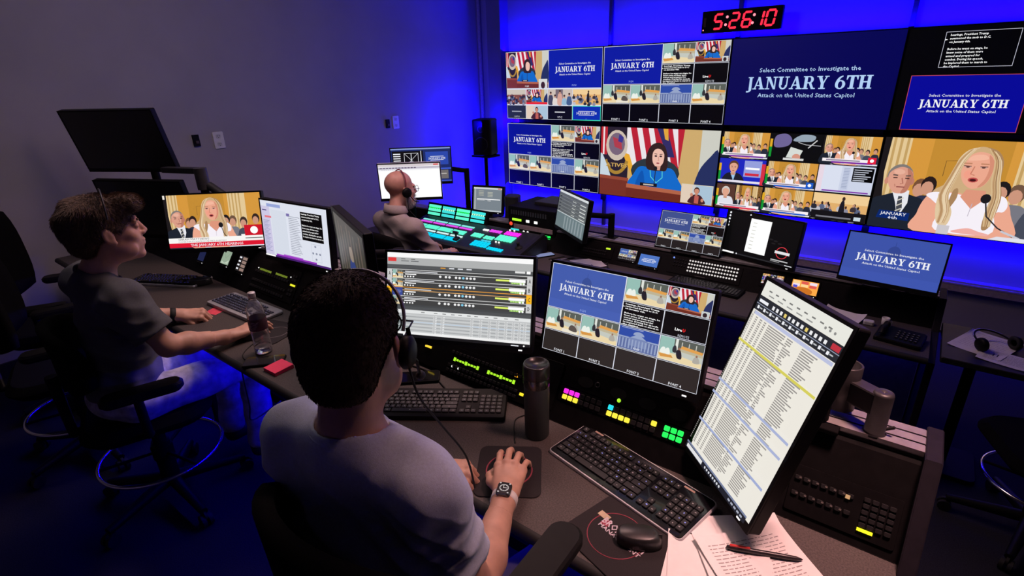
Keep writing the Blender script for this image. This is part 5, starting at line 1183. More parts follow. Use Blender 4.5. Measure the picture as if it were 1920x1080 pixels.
# ================================================================== chairs
def stool(label, x, y, yaw, z0=0.0, seat=.53, back_top=1.08, ring=.25, arms=True, grp='black operator stools', ring_r=.235, arm_h=.165, arm_x=.285, arm_y=.02, bw=1.0):
    t = thing('operator_stool', label, 'stool', (x, y, z0), yaw, grp)
    b = MB(); b.prism(rrect(.48, .46, .12, 6), seat-.07, seat, 0, .03); b.build('seat', FABRIC, t)
    # backrest: curved slab behind the sitter, local -y is the back
    b = MB(); n = 12; m = 8; V = []; h0 = seat+.14; h1 = back_top-z0
    for side in (0, 1):
        for j in range(m+1):
            for i in range(n+1):
                a = (i/n-.5)*1.75; q = j/m; r = .285+(.035 if side else 0)
                wq = 1-.10*(abs(q-.5)*2)**3
                zz = h0+(h1-h0)*q-.045*(abs(i/n-.5)*2)**2.6*(1 if q > .5 else -1)*abs(q-.5)*2
                V.append((r*math.sin(a*wq)*.92*bw, -.19+.27*(1-math.cos(a*wq))*1.0-.025*q-(.035 if side else 0)*math.cos(a), zz))
    N = (n+1)*(m+1); F = []
    for j in range(m):
        for i in range(n):
            p = j*(n+1)+i; F += [(p+1, p, p+n+1, p+n+2), (N+p, N+p+1, N+p+n+2, N+p+n+1)]
    for i in range(n): F += [(i, i+1, N+i+1, N+i), (m*(n+1)+i+1, m*(n+1)+i, N+m*(n+1)+i, N+m*(n+1)+i+1)]
    for j in range(m): p = j*(n+1); F += [(p+n+1, p, N+p, N+p+n+1), (p+n, p+2*n+1, N+p+2*n+1, N+p+n)]
    b.add(V, F, 0, True); b.build('backrest', FABRIC, t)
    b = MB(); b.tube([(-.0, -.05, seat-.07), (0, -.26, seat-.06), (0, -.262, seat+.2)], .022, 8); b.build('back_support', BLACK, t)
    if arms:
        for sx in (-1, 1):
            b = MB(); b.M = Matrix.Translation((sx*arm_x, arm_y, seat+arm_h)); b.prism(rrect(.075, .27, .034, 5), -.018, .018, 0, .01); k = b
            k.M = Matrix(); k.tube([(sx*.2, .0, seat-.05), (sx*(arm_x-.005), 0, seat-.02), (sx*arm_x, 0, seat+arm_h-.015)], .017, 8); k.build('armrest', BLACK, t)
    b = MB(); b.cyl(0, 0, .1, seat-.06, .026, 18); b.cyl(0, 0, .08, .3, .036, 18); b.build('column', BLACKM, t)
    b = MB(); b.torus(0, 0, ring, ring_r, .0085, 64, 10)
    b.build('foot_ring', CHROME, t)
    b = MB()
    for k in range(3): a = R_(30+120*k); b.tube([(.03*math.cos(a), .03*math.sin(a), ring), (ring_r*math.cos(a), ring_r*math.sin(a), ring)], .007, 8)
    b.cyl(0, 0, ring-.03, ring+.03, .042, 16); b.build('ring_hub', BLACKM, t)
    for k in range(5):
        a = R_(18+72*k); ca, sa = math.cos(a), math.sin(a)
        b = MB(); b.tube([(.03*ca, .03*sa, .1), (.17*ca, .17*sa, .085), (.3*ca, .3*sa, .07)], [.028, .022, .017], 8); L = b.build('leg', BLACK, t)
        b = MB(Matrix.Translation((.3*ca, .3*sa, .028)) @ Matrix.Rotation(a, 4, 'Z') @ Matrix.Rotation(R_(90), 4, 'X'))
        b.cyl(0, 0, -.022, -.006, .028, 16); b.cyl(0, 0, .006, .022, .028, 16); b.cyl(0, .02, -.005, .005, .02, 10); b.build('caster', RUBBER, L)
    return t
stool('black stool of the front operator, its curved backrest at the bottom of the view', -.645, .49, R_(2), back_top=1.11, seat=.55, arm_h=.30, arm_x=.21, arm_y=.12, bw=1.02)
stool('black stool of the left operator with a shiny foot ring', -2.43, .56, R_(-18), seat=.52, back_top=.93)
stool('empty black stool left of the left operator, nearer the front desk middle', -3.13, .47, R_(-16), seat=.52, back_top=1.10)
stool('empty black stool furthest left, before the left end of the front desk', -3.76, .60, R_(-28), seat=.52, back_top=1.17)
stool('black stool of the bald operator before the switcher', -2.83, 2.36, R_(-5), z0=-.3, seat=.58, back_top=.80, ring=.28)
stool('black stool at the right edge, its shiny ring seen beyond the front console', .70, 2.9, R_(20), z0=-.3, seat=.5, back_top=.66, ring=.3, ring_r=.22, arms=False)

# ================================================================== distance-field modelling for the figures
class G:
    def __init__(s, lo, hi, h):
        s.lo = np.array(lo, np.float32); s.h = h; s.n = np.ceil((np.array(hi)-np.array(lo))/h).astype(int)+1
        s.ax = [s.lo[i]+h*np.arange(s.n[i], dtype=np.float32) for i in range(3)]; s.D = np.full(s.n, 0.5, np.float32)
    def put(s, lo, hi, fn, k, op):
        sl = []
        for i in range(3):
            a = max(0, int((lo[i]-s.lo[i])/s.h)-1); e = min(s.n[i], int((hi[i]-s.lo[i])/s.h)+3)
            if a >= e: return s
            sl.append(slice(a, e))
        X = s.ax[0][sl[0]][:, None, None]; Y = s.ax[1][sl[1]][None, :, None]; Z = s.ax[2][sl[2]][None, None, :]
        d = fn(X, Y, Z).astype(np.float32); D = s.D[tuple(sl)]
        if op == 'u': hh = np.clip(.5+.5*(D-d)/k, 0, 1); r = D*(1-hh)+d*hh-k*hh*(1-hh)
        else: d = -d; hh = np.clip(.5-.5*(D-d)/k, 0, 1); r = D*(1-hh)+d*hh+k*hh*(1-hh)
        s.D[tuple(sl)] = r; return s
    def cap(s, a, b, ra, rb, k=.012, op='u'):
        a = np.array(a, float); b = np.array(b, float); ab = b-a; L = max(ab@ab, 1e-12); m = max(ra, rb)+k+2*s.h
        def fn(X, Y, Z):
            t = np.clip(((X-a[0])*ab[0]+(Y-a[1])*ab[1]+(Z-a[2])*ab[2])/L, 0, 1)
            return np.sqrt((X-a[0]-t*ab[0])**2+(Y-a[1]-t*ab[1])**2+(Z-a[2]-t*ab[2])**2)-(ra+(rb-ra)*t)
        return s.put(np.minimum(a, b)-m, np.maximum(a, b)+m, fn, k, op)
    def ell(s, cc, r, R=None, k=.012, op='u'):
        cc = np.array(cc, float); R = np.eye(3) if R is None else np.array(R, float); m = max(r)+k+2*s.h
        def fn(X, Y, Z):
            x, y, z = X-cc[0], Y-cc[1], Z-cc[2]
            q = [R[0][i]*x+R[1][i]*y+R[2][i]*z for i in range(3)]
            k0 = np.sqrt(sum((q[i]/r[i])**2 for i in range(3))); k1 = np.sqrt(sum((q[i]/r[i]**2)**2 for i in range(3)))+1e-9
            return k0*(k0-1)/k1
        return s.put(cc-m, cc+m, fn, k, op)
    def cut(s, p, n, k=.003, ctr=None, rad=None):      # remove the half space in front of n, optionally only near ctr
        p = np.array(p, float); n = np.array(n, float); n = n/np.linalg.norm(n)
        lo, hi = (s.lo, s.lo+s.h*s.n) if ctr is None else (np.array(ctr)-rad, np.array(ctr)+rad)
        def fn(X, Y, Z):
            d = -((X-p[0])*n[0]+(Y-p[1])*n[1]+(Z-p[2])*n[2])
            if ctr is not None: d = np.maximum(d, np.sqrt((X-ctr[0])**2+(Y-ctr[1])**2+(Z-ctr[2])**2)-rad)
            return d+0*X+0*Y+0*Z
        return s.put(lo, hi, fn, k, 's')
    def wave(s, amp, freq, seed, n=10, aniso=(1, 1, 1)):
        rng = np.random.RandomState(seed); acc = np.zeros(s.n, np.float32)
        for _ in range(n):
            d = rng.normal(size=3)*np.array(aniso); d = d/np.linalg.norm(d)*freq*(.6+.8*rng.rand()); ph = rng.rand()*6.28
            acc += np.sin(d[0]*s.ax[0][:, None, None]+d[1]*s.ax[1][None, :, None]+d[2]*s.ax[2][None, None, :]+ph)
        s.D += (acc*amp/math.sqrt(n)).astype(np.float32); return s
    def folds(s, ctr, sig, d, freq, amp, bend=(0, 0, 0), bf=0):   # soft ridges of creased cloth round a point
        X = s.ax[0][:, None, None]-ctr[0]; Y = s.ax[1][None, :, None]-ctr[1]; Z = s.ax[2][None, None, :]-ctr[2]
        w = np.exp(-(X*X+Y*Y+Z*Z)/(sig*sig)); t = (X*d[0]+Y*d[1]+Z*d[2])*freq+.9*np.sin((X*bend[0]+Y*bend[1]+Z*bend[2])*bf)
        s.D -= (w*amp*(1-2*np.abs(np.sin(t)))).astype(np.float32); return s
    def mesh(s):
        D = s.D; S = D < 0; n = s.n
        c8 = [S[i:n[0]-1+i, j:n[1]-1+j, k:n[2]-1+k] for i in (0, 1) for j in (0, 1) for k in (0, 1)]
        cnt = sum(q.astype(np.int8) for q in c8); act = (cnt > 0) & (cnt < 8); I = np.argwhere(act)
        idm = np.full(act.shape, -1, np.int32); idm[act] = np.arange(len(I))
        dv = {}
        for i in (0, 1):
            for j in (0, 1):
                for k in (0, 1): dv[i, j, k] = D[I[:, 0]+i, I[:, 1]+j, I[:, 2]+k]
        acc = np.zeros((len(I), 3)); w = np.zeros(len(I))
        for a in dv:
            for ax in range(3):
                if a[ax]: continue
                b_ = list(a); b_[ax] = 1; b_ = tuple(b_)
                va, vb = dv[a], dv[b_]; m = (va < 0) != (vb < 0); t = np.where(m, va/np.where(m, va-vb, 1), 0)
                p = np.tile(np.array(a, float), (len(I), 1)); p[:, ax] = t; acc[m] += p[m]; w[m] += 1
        V = s.lo+s.h*(I+acc/w[:, None]); F = []
        for ax in range(3):
            u, v = (ax+1) % 3, (ax+2) % 3
            sa = [slice(None)]*3; sb = [slice(None)]*3; sa[ax] = slice(0, -1); sb[ax] = slice(1, None)
            ch = S[tuple(sa)] != S[tuple(sb)]; E = np.argwhere(ch)
            E = E[(E[:, u] > 0) & (E[:, v] > 0) & (E[:, u] < n[u]-1) & (E[:, v] < n[v]-1)]
            ins = S[E[:, 0], E[:, 1], E[:, 2]]; q = []
            for du, dv_ in ((-1, -1), (0, -1), (0, 0), (-1, 0)):
                e = E.copy(); e[:, u] += du; e[:, v] += dv_; q.append(idm[e[:, 0], e[:, 1], e[:, 2]])
            q = np.stack(q, 1); q[~ins] = q[~ins][:, ::-1]; F.append(q)
        F = np.concatenate(F); return V, F[(F >= 0).all(1)]
def np_mesh(name, parts, m, parent, tufts=None):
    V = np.concatenate([p[0] for p in parts]); off = 0; FF = []
    for v, f in parts: FF.append(f+off); off += len(v)
    F = np.concatenate(FF); me = bpy.data.meshes.new(name)
    me.vertices.add(len(V)); me.vertices.foreach_set('co', V.astype(np.float32).ravel())
    me.loops.add(F.size); me.loops.foreach_set('vertex_index', F.ravel().astype(np.int32))
    me.polygons.add(len(F)); me.polygons.foreach_set('loop_start', np.arange(0, F.size, 4, dtype=np.int32))
    me.update(calc_edges=True); me.validate()
    me.polygons.foreach_set('use_smooth', [True]*len(me.polygons)); me.materials.append(m); me.update()
    o = bpy.data.objects.new(name, me); link(o); o.parent = parent
    if parent: o.matrix_parent_inverse = Matrix.Translation(-parent.location)
    return o
def tufts(V, F, count, ln, wd, flow, rng, lift=.35):       # short hair strands on a hair surface, each a thin blade
    idx = rng.randint(0, len(F), count); q = V[F[idx]]; a = rng.rand(count, 1); b_ = rng.rand(count, 1)
    p = (q[:, 0]*(1-a)+q[:, 1]*a)*(1-b_)+(q[:, 3]*(1-a)+q[:, 2]*a)*b_
    nn = np.cross(q[:, 2]-q[:, 0], q[:, 3]-q[:, 1]); nn /= np.linalg.norm(nn, axis=1)[:, None]+1e-9
    fl = flow(p)+rng.normal(size=p.shape)*.35; fl -= nn*(fl*nn).sum(1)[:, None]; fl /= np.linalg.norm(fl, axis=1)[:, None]+1e-9
    d = fl+nn*(lift+.25*rng.rand(count, 1)); d /= np.linalg.norm(d, axis=1)[:, None]
    L = ln*(.5+rng.rand(count, 1)); sd = np.cross(d, nn); sd /= np.linalg.norm(sd, axis=1)[:, None]+1e-9
    p0 = p-nn*.001; v = np.stack([p0-sd*wd, p0+sd*wd, p0+d*L*.6+sd*wd*.6+nn*.001, p0+d*L], 1).reshape(-1, 3)
    return v, np.arange(4*count).reshape(-1, 4)
def frame(az, nod=0.0, side=0.0):              # columns right, forward, up; az turns towards +x
    return np.array((Matrix.Rotation(-az, 3, 'Z') @ Matrix.Rotation(nod, 3, 'X') @ Matrix.Rotation(side, 3, 'Y')))
def head_sdf(g, P, R, nose=1.0, beard=False, jaw=1.0):
    T = lambda x, y, z: P+R@np.array((x, y, z)); e = lambda p, r, k=.015, op='u': g.ell(T(*p), r, R, k, op)
    e((0, -.018, .04), (.074, .096, .083)); e((0, .028, -.03), (.061*jaw, .066, .09), .02); e((0, .034, -.085), (.046*jaw, .05, .034), .02); e((0, .072, -.107), (.022, .018, .016), .016); e((0, .06, -.06), (.033, .034, .032), .016)
    e((0, .082, .024), (.05, .014, .012), .015)
    for s_ in (-1, 1):
        e((s_*.042, .06, -.028), (.02, .02, .022), .018); e((s_*.033, .104, .006), (.014, .014, .0115), .01, 's'); e((s_*.03, .081, .005), (.0135, .0125, .0125), .003)
        e((s_*.055, .03, -.075), (.014, .035, .028), .02)
        # ear
        g.ell(T(s_*.08, -.008, -.008), (.007, .019, .032), R@np.array(Matrix.Rotation(R_(12), 3, 'X'))@np.array(Matrix.Rotation(s_*R_(18), 3, 'Z')), .006)
        g.ell(T(s_*.089, -.004, -.006), (.005, .011, .02), R, .004, 's'); g.ell(T(s_*.079, .004, -.034), (.006, .009, .01), R, .005)
    g.cap(T(0, .088, .02), T(0, .096+.018*nose, -.022), .0075, .0105, .009)
    for s_ in (-1, 1): g.ell(T(s_*.011, .096+.004*nose, -.029), (.0085, .011, .008), R, .006)
    e((0, .092, -.055), (.022, .009, .006), .006); e((0, .09, -.068), (.019, .009, .007), .006); g.cap(T(-.02, .1025, -.0615), T(.02, .1025, -.0615), .0014, .0014, .0025, 's')
HANDS = dict(
 mouse=([(8, 22, 14), (10, 26, 16), (14, 30, 18), (18, 30, 18)], [-5, -1, 4, 10], 'out'),
 loose=([(25, 45, 30), (30, 50, 32), (35, 52, 34), (38, 50, 32)], [-3, -1, 2, 6], 'in'),
 fist=([(55, 75, 45), (58, 78, 45), (60, 78, 45), (60, 75, 42)], [0, 0, 0, 2], 'in'))
def hand_sdf(g, P, R, side, pose, k=1.0):      # side +1 right hand; R columns: right, forward (to fingers), up (back of hand)
    T = lambda x, y, z: P+R@np.array((x*side*k, y*k, z*k))
    kn = [(-.033, .09, -.001), (-.011, .096, .004), (.011, .092, .002), (.031, .081, -.004)]
    for x, y, z in kn: g.cap(T(x*.55, .0, -.002), T(x, y-.006, z-.004), .0165*k, .0125*k, .012)
    g.cap(T(-.012, .02, -.006), T(.014, .05, -.01), .018*k, .018*k, .012)
    g.cap(T(0, -.03, -.002), T(0, .01, -.002), .024*k, .022*k, .012)
    curls, spread, th = HANDS[pose]; Ls = [(.043, .026, .02), (.048, .03, .021), (.044, .028, .02), (.035, .021, .018)]; rr = [.0096, .0098, .0094, .0083]
    for f in range(4):
        p = np.array(kn[f]); a = 0; s_ = R_(spread[f])
        g.ell(T(p[0], p[1]-.002, p[2]+.001), (rr[f]*1.12*k,)*3, R, .008)
        for j in range(3):
            a += R_(curls[f][j]); d = np.array((math.sin(s_)*math.cos(a), math.cos(s_)*math.cos(a), -math.sin(a))); q = p+d*Ls[f][j]
            r0 = rr[f]*(1-.09*j); g.cap(T(*p), T(*q), r0*k, r0*.91*k, .0035); p = q
    if th == 'out': tp = [(-.022, .022, -.012), (-.05, .05, -.02), (-.058, .078, -.027), (-.05, .1, -.033)]
    else: tp = [(-.022, .025, -.012), (-.044, .056, -.024), (-.034, .084, -.036), (-.014, .1, -.042)]
    for j, (ra, rb) in enumerate(((.0175, .0125), (.0118, .0108), (.0105, .009))): g.cap(T(*tp[j]), T(*tp[j+1]), ra*k, rb*k, .009 if j == 0 else .004)
    return T
def skin_mat(name, col): return mat(name, col, .5, noise=.12, scale=26, bump=.05, bscale=260)

def figure(key, label, O, az, head_c, head_az, sh_l, sh_r, hands, skin, shirt_m, trouser_m, knees, feet, pelvis, res=.0045, nod=0, jaw=1.0, nose=1.0, belly=0.0, lean=0.0, sleeve=.62, sleeve_r=.066, drape=1.0, long_sleeve=False, side=0.0, hand_k=1.0, cut_z=None, folds=()):
    """hands: per side (elbow, wrist, forward az, roll, pose); all positions in the room"""
    O = np.array(O, float); per = thing('person', label, 'person', tuple(O))
    R = frame(az, -lean); Hh = frame(head_az, nod, side); head_c = np.array(head_c, float); sh_l = np.array(sh_l, float); sh_r = np.array(sh_r, float); pelvis = np.array(pelvis, float)
    mid = (sh_l+sh_r)/2; nb = mid+R@np.array((0, -.012, .055)); Xr = R[:, 0]
    chest = mid+R@np.array((0, .005, -.14)); waist = (chest*.42+pelvis*.58)+R@np.array((0, .01+belly*.5, .03))
    # ---- body
    pts = [head_c, sh_l, sh_r, pelvis]+[np.array(h[i]) for h in hands for i in (0, 1)]
    lo = np.min(pts, 0)-.17; hi = np.max(pts, 0)+.17; lo[2] = pelvis[2]-.14
    g = G(lo, hi, res); head_sdf(g, head_c, Hh, nose, jaw=jaw)
    g.cap(head_c+Hh@np.array((0, -.022, -.06)), nb, .053, .055, .03); g.cap(nb+R@np.array((0, .006, -.012)), (sh_l*.75+nb*.25), .045, .042, .04); g.cap(nb+R@np.array((0, .006, -.012)), (sh_r*.75+nb*.25), .045, .042, .04)
    for c_, r in ((chest, (.135, .085, .15)), (waist, (.12, .085+belly*.5, .13)), (pelvis, (.14, .10, .09))): g.ell(c_, r, R, .04)
    pieces = []
    for sd, sh, (el, wr, haz, roll, pose) in ((-1, sh_l, hands[0]), (1, sh_r, hands[1])):
        el = np.array(el, float); wr = np.array(wr, float)
        g.cap(sh, el, .047, .038, .03); f1 = el+(wr-el)*.3
        g.cap(el, f1, .038, .041, .02); g.cap(f1, wr, .041, .0265, .02)
        HR = np.array(Matrix.Rotation(-haz, 3, 'Z') @ Matrix.Rotation(roll[0], 3, 'X') @ Matrix.Rotation(roll[1], 3, 'Y'))
        d = (wr-el)/np.linalg.norm(wr-el)
        hg = G(wr-.24, wr+.24, .0022); hg.cap(wr-d*.17, wr-d*.02, .0365, .0275, .01); hg.cap(wr-d*.02, wr+HR@np.array((0, .012, 0)), .0272, .0235, .015); hand_sdf(hg, wr+HR@np.array((0, .012, 0)), HR, sd, pose, hand_k)
        hg.cut(wr-d*.10, -d); pieces.append(hg.mesh())
        g.cut(wr-d*.07, d, .004, wr+d*.1, .19)
    for sd, kn in zip((-1, 1), knees):
        pass
    pieces.insert(0, g.mesh()); np_mesh('body', pieces, skin, per)
    # ---- shirt
    lo2 = np.min([sh_l, sh_r, pelvis, np.array(hands[0][0]), np.array(hands[1][0])], 0)-.2; hi2 = np.max([sh_l, sh_r, pelvis, nb, np.array(hands[0][0]), np.array(hands[1][0])], 0)+.2; lo2[2] = pelvis[2]-.12; hi2[2] = nb[2]+.1
    g = G(lo2, hi2, res)
    for c_, r in ((chest, (.165, .11, .16)), (waist, (.152, .108+belly, .15)), (pelvis+R@np.array((0, 0, .03)), (.168, .128+belly*.6, .12))): g.ell(c_, r, R, .06)
    g.cap(sh_l, sh_r, .062, .062, .05)
    for sh in (sh_l, sh_r): g.cap(nb+R@np.array((0, .0, -.012)), sh*.85+nb*.15, .062, .055, .04); g.cap(sh, sh*.5+chest*.5, .062, .06, .04)
    for sd, sh, h in ((-1, sh_l, hands[0]), (1, sh_r, hands[1])):
        el = np.array(h[0], float); wr = np.array(h[1], float)
        if long_sleeve: g.cap(sh, el, .064, .055, .03); g.cap(el, wr*.85+el*.15, .055, .042, .02)
        else:
            q = sh+(el-sh)*(sleeve+.12); g.cap(sh, q, sleeve_r*.94, sleeve_r, .03)
    g.wave(.0036*drape, 34, 3, 12, (1, 1, .45)); g.wave(.0032*drape, 62, 8, 10, (.6, 1, 1))
    for fo in folds: g.folds(*fo)
    for sd, sh, h in ((-1, sh_l, hands[0]), (1, sh_r, hands[1])):
        el = np.array(h[0], float); wr = np.array(h[1], float); d = (el-sh)/np.linalg.norm(el-sh)
        if not long_sleeve:
            q = sh+(el-sh)*sleeve; g.cut(q, d, .003, q+d*.08, .115); g.cap(q-d*.05, q+d*.05, .05, sleeve_r-.007, .004, 's')
    nd = (head_c+Hh@np.array((0, -.02, -.06))-nb); nd /= np.linalg.norm(nd); fwd = R[:, 1]
    g.cap(nb+nd*.012+fwd*.005, nb+nd*.14+fwd*.02, .062, .08, .004, 's')
    ring = nb+nd*.012+fwd*.004
    u_ = np.cross(nd, fwd); u_ /= np.linalg.norm(u_); v_ = np.cross(u_, nd)
    if cut_z: g.cut((0, 0, cut_z), (0, 0, -1))
    shirt = np_mesh('shirt', [g.mesh()], shirt_m, per)
    b = MB(); P_ = [tuple(ring+(u_*math.cos(a)*.0675+v_*math.sin(a)*.066)+nd*.004-O) for a in [2*math.pi*i/40 for i in range(41)]]; b.tube(P_, .0068, 8, caps=False)
    cl = b.build('collar', shirt_m, per); 
    # ---- trousers and shoes
    pts = [pelvis]+[np.array(k) for k in knees]+[np.array(f) for f in feet]
    g = G(np.min(pts, 0)-.17, np.max(pts, 0)+.17, .008); g.ell(pelvis+np.array((0, 0, -.02)), (.168, .135, .10), R, .04)
    for sd, kn, ft in zip((-1, 1), knees, feet):
        hp = pelvis+R@np.array((sd*.09, .03, -.035)); kn = np.array(kn, float); ft = np.array(ft, float)
        g.cap(hp, kn, .088, .064, .04); g.cap(kn, ft+np.array((0, 0, .08)), .066, .055, .03)
    g.wave(.003, 45, 5, 12); np_mesh('trousers', [g.mesh()], trouser_m, per)
    for sd, ft in zip((-1, 1), feet):
        ft = np.array(ft, float); g = G(ft-.2, ft+.22, .008)
        g.cap(ft+np.array((0, 0, .05)), ft+fwd*.0+np.array((0, 0, .03)), .045, .04, .02); g.cap(ft+np.array((0, 0, .03)), ft+fwd*.14+np.array((0, 0, .022)), .042, .034, .02); g.cut(ft, (0, 0, -1)); np_mesh('shoe', [g.mesh()], mat('shoe_black', (.02, .02, .022), .5), per)
    return per, Hh, head_c, R
def hair(name, per, P, R, prims, cuts, m, n_tuft, ln, wd, seed, wave=(0.0016, 160), lift=.35, res=.003, flowdir=None):
    g = G(P-.19, P+.19, res)
    for p, r, k in prims: g.ell(P+R@np.array(p), r, R, k)
    if wave[0]: g.wave(wave[0], wave[1], seed, 14)
    for p, r, k in cuts: g.ell(P+R@np.array(p), r, R, k, 's')
    V, F = g.mesh(); rng = np.random.RandomState(seed)
    ctr = P+R@np.array((0, -.03, .1))
    def flow(p):
        d = p-ctr; d = d/np.linalg.norm(d, axis=1)[:, None]
        return d+np.array((0, 0, -.6)) if flowdir is None else d*.4+(R@np.array(flowdir))
    parts = [(V, F)]
    if n_tuft: parts.append(tufts(V, F, n_tuft, ln, wd, flow, rng, lift))
    return np_mesh(name, parts, m, per)
def eyes(per, Hh, hc):
    for s_ in (-1, 1):
        P = hc+Hh@np.array((s_*.031, .081, .0055)); b = MB(Matrix.Translation(Vector(P)-per.location)); b.ball(0, 0, 0, .0105, n=14); o = b.build('eye', mat('eye_white', (.6, .56, .54), .2, noise=0), per)
        q = Vector(hc+Hh@np.array((s_*.031, .0885, .0055)))-per.location; b = MB(Matrix.Translation(q)); b.ball(0, 0, 0, .0046, n=10); b.build('iris', mat('iris_brown', (.03, .02, .015), .15, noise=0), o)

# ================================================================== the three operators
SK1 = skin_mat('skin_fair', (.55, .31, .22)); SK2 = skin_mat('skin_light', (.62, .34, .24)); SK3 = skin_mat('skin_ruddy', (.58, .29, .22))
def cloth(name, col): return mat(name, col, .9, noise=.08, scale=220, bump=.12, bscale=500, spec=.15)
TEE_G = cloth('tee_grey_blue', (.52, .60, .74)); TEE_D = cloth('tee_dark_grey', (.105, .11, .118)); SHIRT_B = cloth('shirt_taupe', (.36, .30, .29)); JEANS = mat('light_denim', (.42, .42, .46), .85, noise=.35, scale=30, bump=.1, bscale=300); DARKT = cloth('trousers_dark', (.05, .05, .06))
HAIR_D = mat('hair_dark_brown', (.045, .022, .016), .75, noise=.4, scale=120, spec=.2); HAIR_B = mat('hair_brown', (.10, .055, .032), .65, noise=.45, scale=90); HAIR_W = mat('beard_grey', (.5, .47, .46), .7, noise=.2, scale=120)

def eyeglasses(label, hc, LM, fm):
    t = thing('eyeglasses', label, 'glasses', tuple(hc))
    for sx in (-1, 1):
        P = LM @ Matrix.Translation((sx*.033, .108, .003)) @ Matrix.Rotation(R_(90), 4, 'X')
        b = MB(P); b.torus(0, 0, 0, .021, .0016, 24, 6); b.build('rim', fm, t)
        b = MB(P); b.cyl(0, 0, -.0006, .0006, .0205, 24); b.build('lens', mat('lens', (.95, .95, .95), .03, trans=1, ior=1.05, noise=0), t)
        b = MB(LM); b.tube([(sx*.054, .106, .007), (sx*.079, .1, .008), (sx*.083, .05, .009), (sx*.085, .0, .004)], .0019, 6); b.build('temple', fm, t)
    b = MB(LM); b.tube([(-.012, .109, .006), (0, .114, .009), (.012, .109, .006)], .0014, 6); b.build('bridge', fm, t)
# ---- front operator
r0 = (0, 0)
per, Hh, hc, TR = figure('front', 'person in a grey blue tee shirt seen from behind, wearing a square watch', (-.69, .42, .55), R_(-13), (-.725, .475, 1.325), R_(-33),
    (-.865, .415, 1.105), (-.58, .475, 1.10),
    [((-.99, .60, .85), (-.885, .755, .783), R_(58), (R_(-4), R_(12)), 'fist'), ((-.54, .545, .80), (-.655, .785, .797), R_(-30), (R_(4), R_(-4)), 'mouse')],
    SK1, TEE_G, DARKT, [(-.80, .86, .58), (-.55, .86, .58)], [(-.80, .80, .1), (-.56, .82, .1)], (-.68, .50, .64), res=.004, nod=R_(-6), hand_k=1.0, sleeve=.66, sleeve_r=.062, drape=1.3, folds=[((-.57, .45, 1.0), .10, (.75, .1, .6), 62, .005, (0, 1, .3), 20), ((-.55, .5, .95), .09, (.1, .25, -.95), 70, .004, (1, .5, 0), 25), ((-.70, .36, 1.0), .13, (.35, 0, .9), 34, .0045, (1, 0, 0), 16), ((-.62, .41, 1.12), .06, (.9, .1, -.4), 60, .003, (0, 0, 1), 30), ((-.86, .37, 1.0), .10, (-.6, 0, .8), 50, .004, (0, 1, 0), 20)])
hair('hair', per, hc, Hh, [((0, -.02, .045), (.082, .106, .088), .01), ((0, -.066, -.02), (.062, .05, .062), .03)], [((0, .112, -.03), (.11, .075, .085), .01), ((.088, .012, -.02), (.03, .036, .038), .008), ((-.088, .012, -.02), (.03, .036, .038), .008), ((0, -.06, -.125), (.1, .1, .055), .012)],
     HAIR_D, 16000, .007, .0004, 2, (.0006, 200), .3)
eyes(per, Hh, hc)
WR = np.array((-.655, .785, .797)); EL = np.array((-.54, .545, .80)); d = (WR-EL)/np.linalg.norm(WR-EL); wc = WR-d*.018
upv = np.array((.1, -.12, .98)); upv -= d*(upv@d); upv /= np.linalg.norm(upv); sdv = np.cross(d, upv)
WM = Matrix(((sdv[0], d[0], upv[0], 0), (sdv[1], d[1], upv[1], 0), (sdv[2], d[2], upv[2], 0), (0, 0, 0, 1)))
WM = Matrix.Translation(Vector(wc)-per.location) @ WM
b = MB(WM); n = 32
V = []
for i in range(n):
    a = 2*math.pi*i/n; 
    for r, y in ((.0295, -.011), (.0318, -.010), (.0318, .010), (.0295, .011)): V.append((r*1.03*math.cos(a), y, r*.98*math.sin(a)))
b.add(V, [(i*4+j, ((i+1) % n)*4+j, ((i+1) % n)*4+(j+1) % 4, i*4+(j+1) % 4) for i in range(n) for j in range(4)], 0, True); band = b.build('watch_band', mat('white_band', (.72, .68, .66), .5), per)
b = MB(WM @ Matrix.Translation((0, 0, .030))); b.prism(rrect(.035, .041, .009, 5), -.003, .0075, 0, .0025); cs = b.build('watch_case', mat('watch_case', (.12, .12, .125), .25, metal=.8), band)
b = MB(WM @ Matrix.Translation((0, 0, .0378))); b.prism(rrect(.031, .037, .008, 5), 0, .0006)
b.build('watch_face', mat('watch_glass', (.005, .005, .006), .1, noise=0), band)
b = MB(WM @ Matrix.Translation((0, 0, .0386)))
b.torus(0, 0, 0, .0105, .0008, 28, 5)
for a in range(12): q = R_(30*a); b.box(.0085*math.cos(q), .0085*math.sin(q), 0, .0016, .0016, .0003)
b.box(-.002, .003, .0003, .0012, .009, .0004); b.box(.003, 0, .0003, .008, .0012, .0004)
for sx in (-1, 1):
    for sy_ in (-1, 1): b.ball(sx*.0115, sy_*.0145, 0, .0024, .0024, .0005, 8)
b.build('watch_dial', glow('dial', (.75, .75, .74), .5), band)
HM = Matrix(((Hh[0][0], Hh[0][1], Hh[0][2], hc[0]), (Hh[1][0], Hh[1][1], Hh[1][2], hc[1]), (Hh[2][0], Hh[2][1], Hh[2][2], hc[2]), (0, 0, 0, 1)))
def worn(label, HM, k=1.0, boom=True, tilt=0):
    return headphones('headset', label, HM @ Matrix.Translation((0, .0, .0)) @ Matrix.Rotation(R_(tilt), 4, 'X') @ Matrix.Scale(1.0, 4), boom=boom, k=k)
t = thing('headset', 'black headset with a thin silver band worn by the front operator', 'headset', (hc[0], hc[1], hc[2]))
LM = HM.copy(); LM.translation = (0, 0, 0); LM = LM @ Matrix.Rotation(R_(-20), 4, 'X')
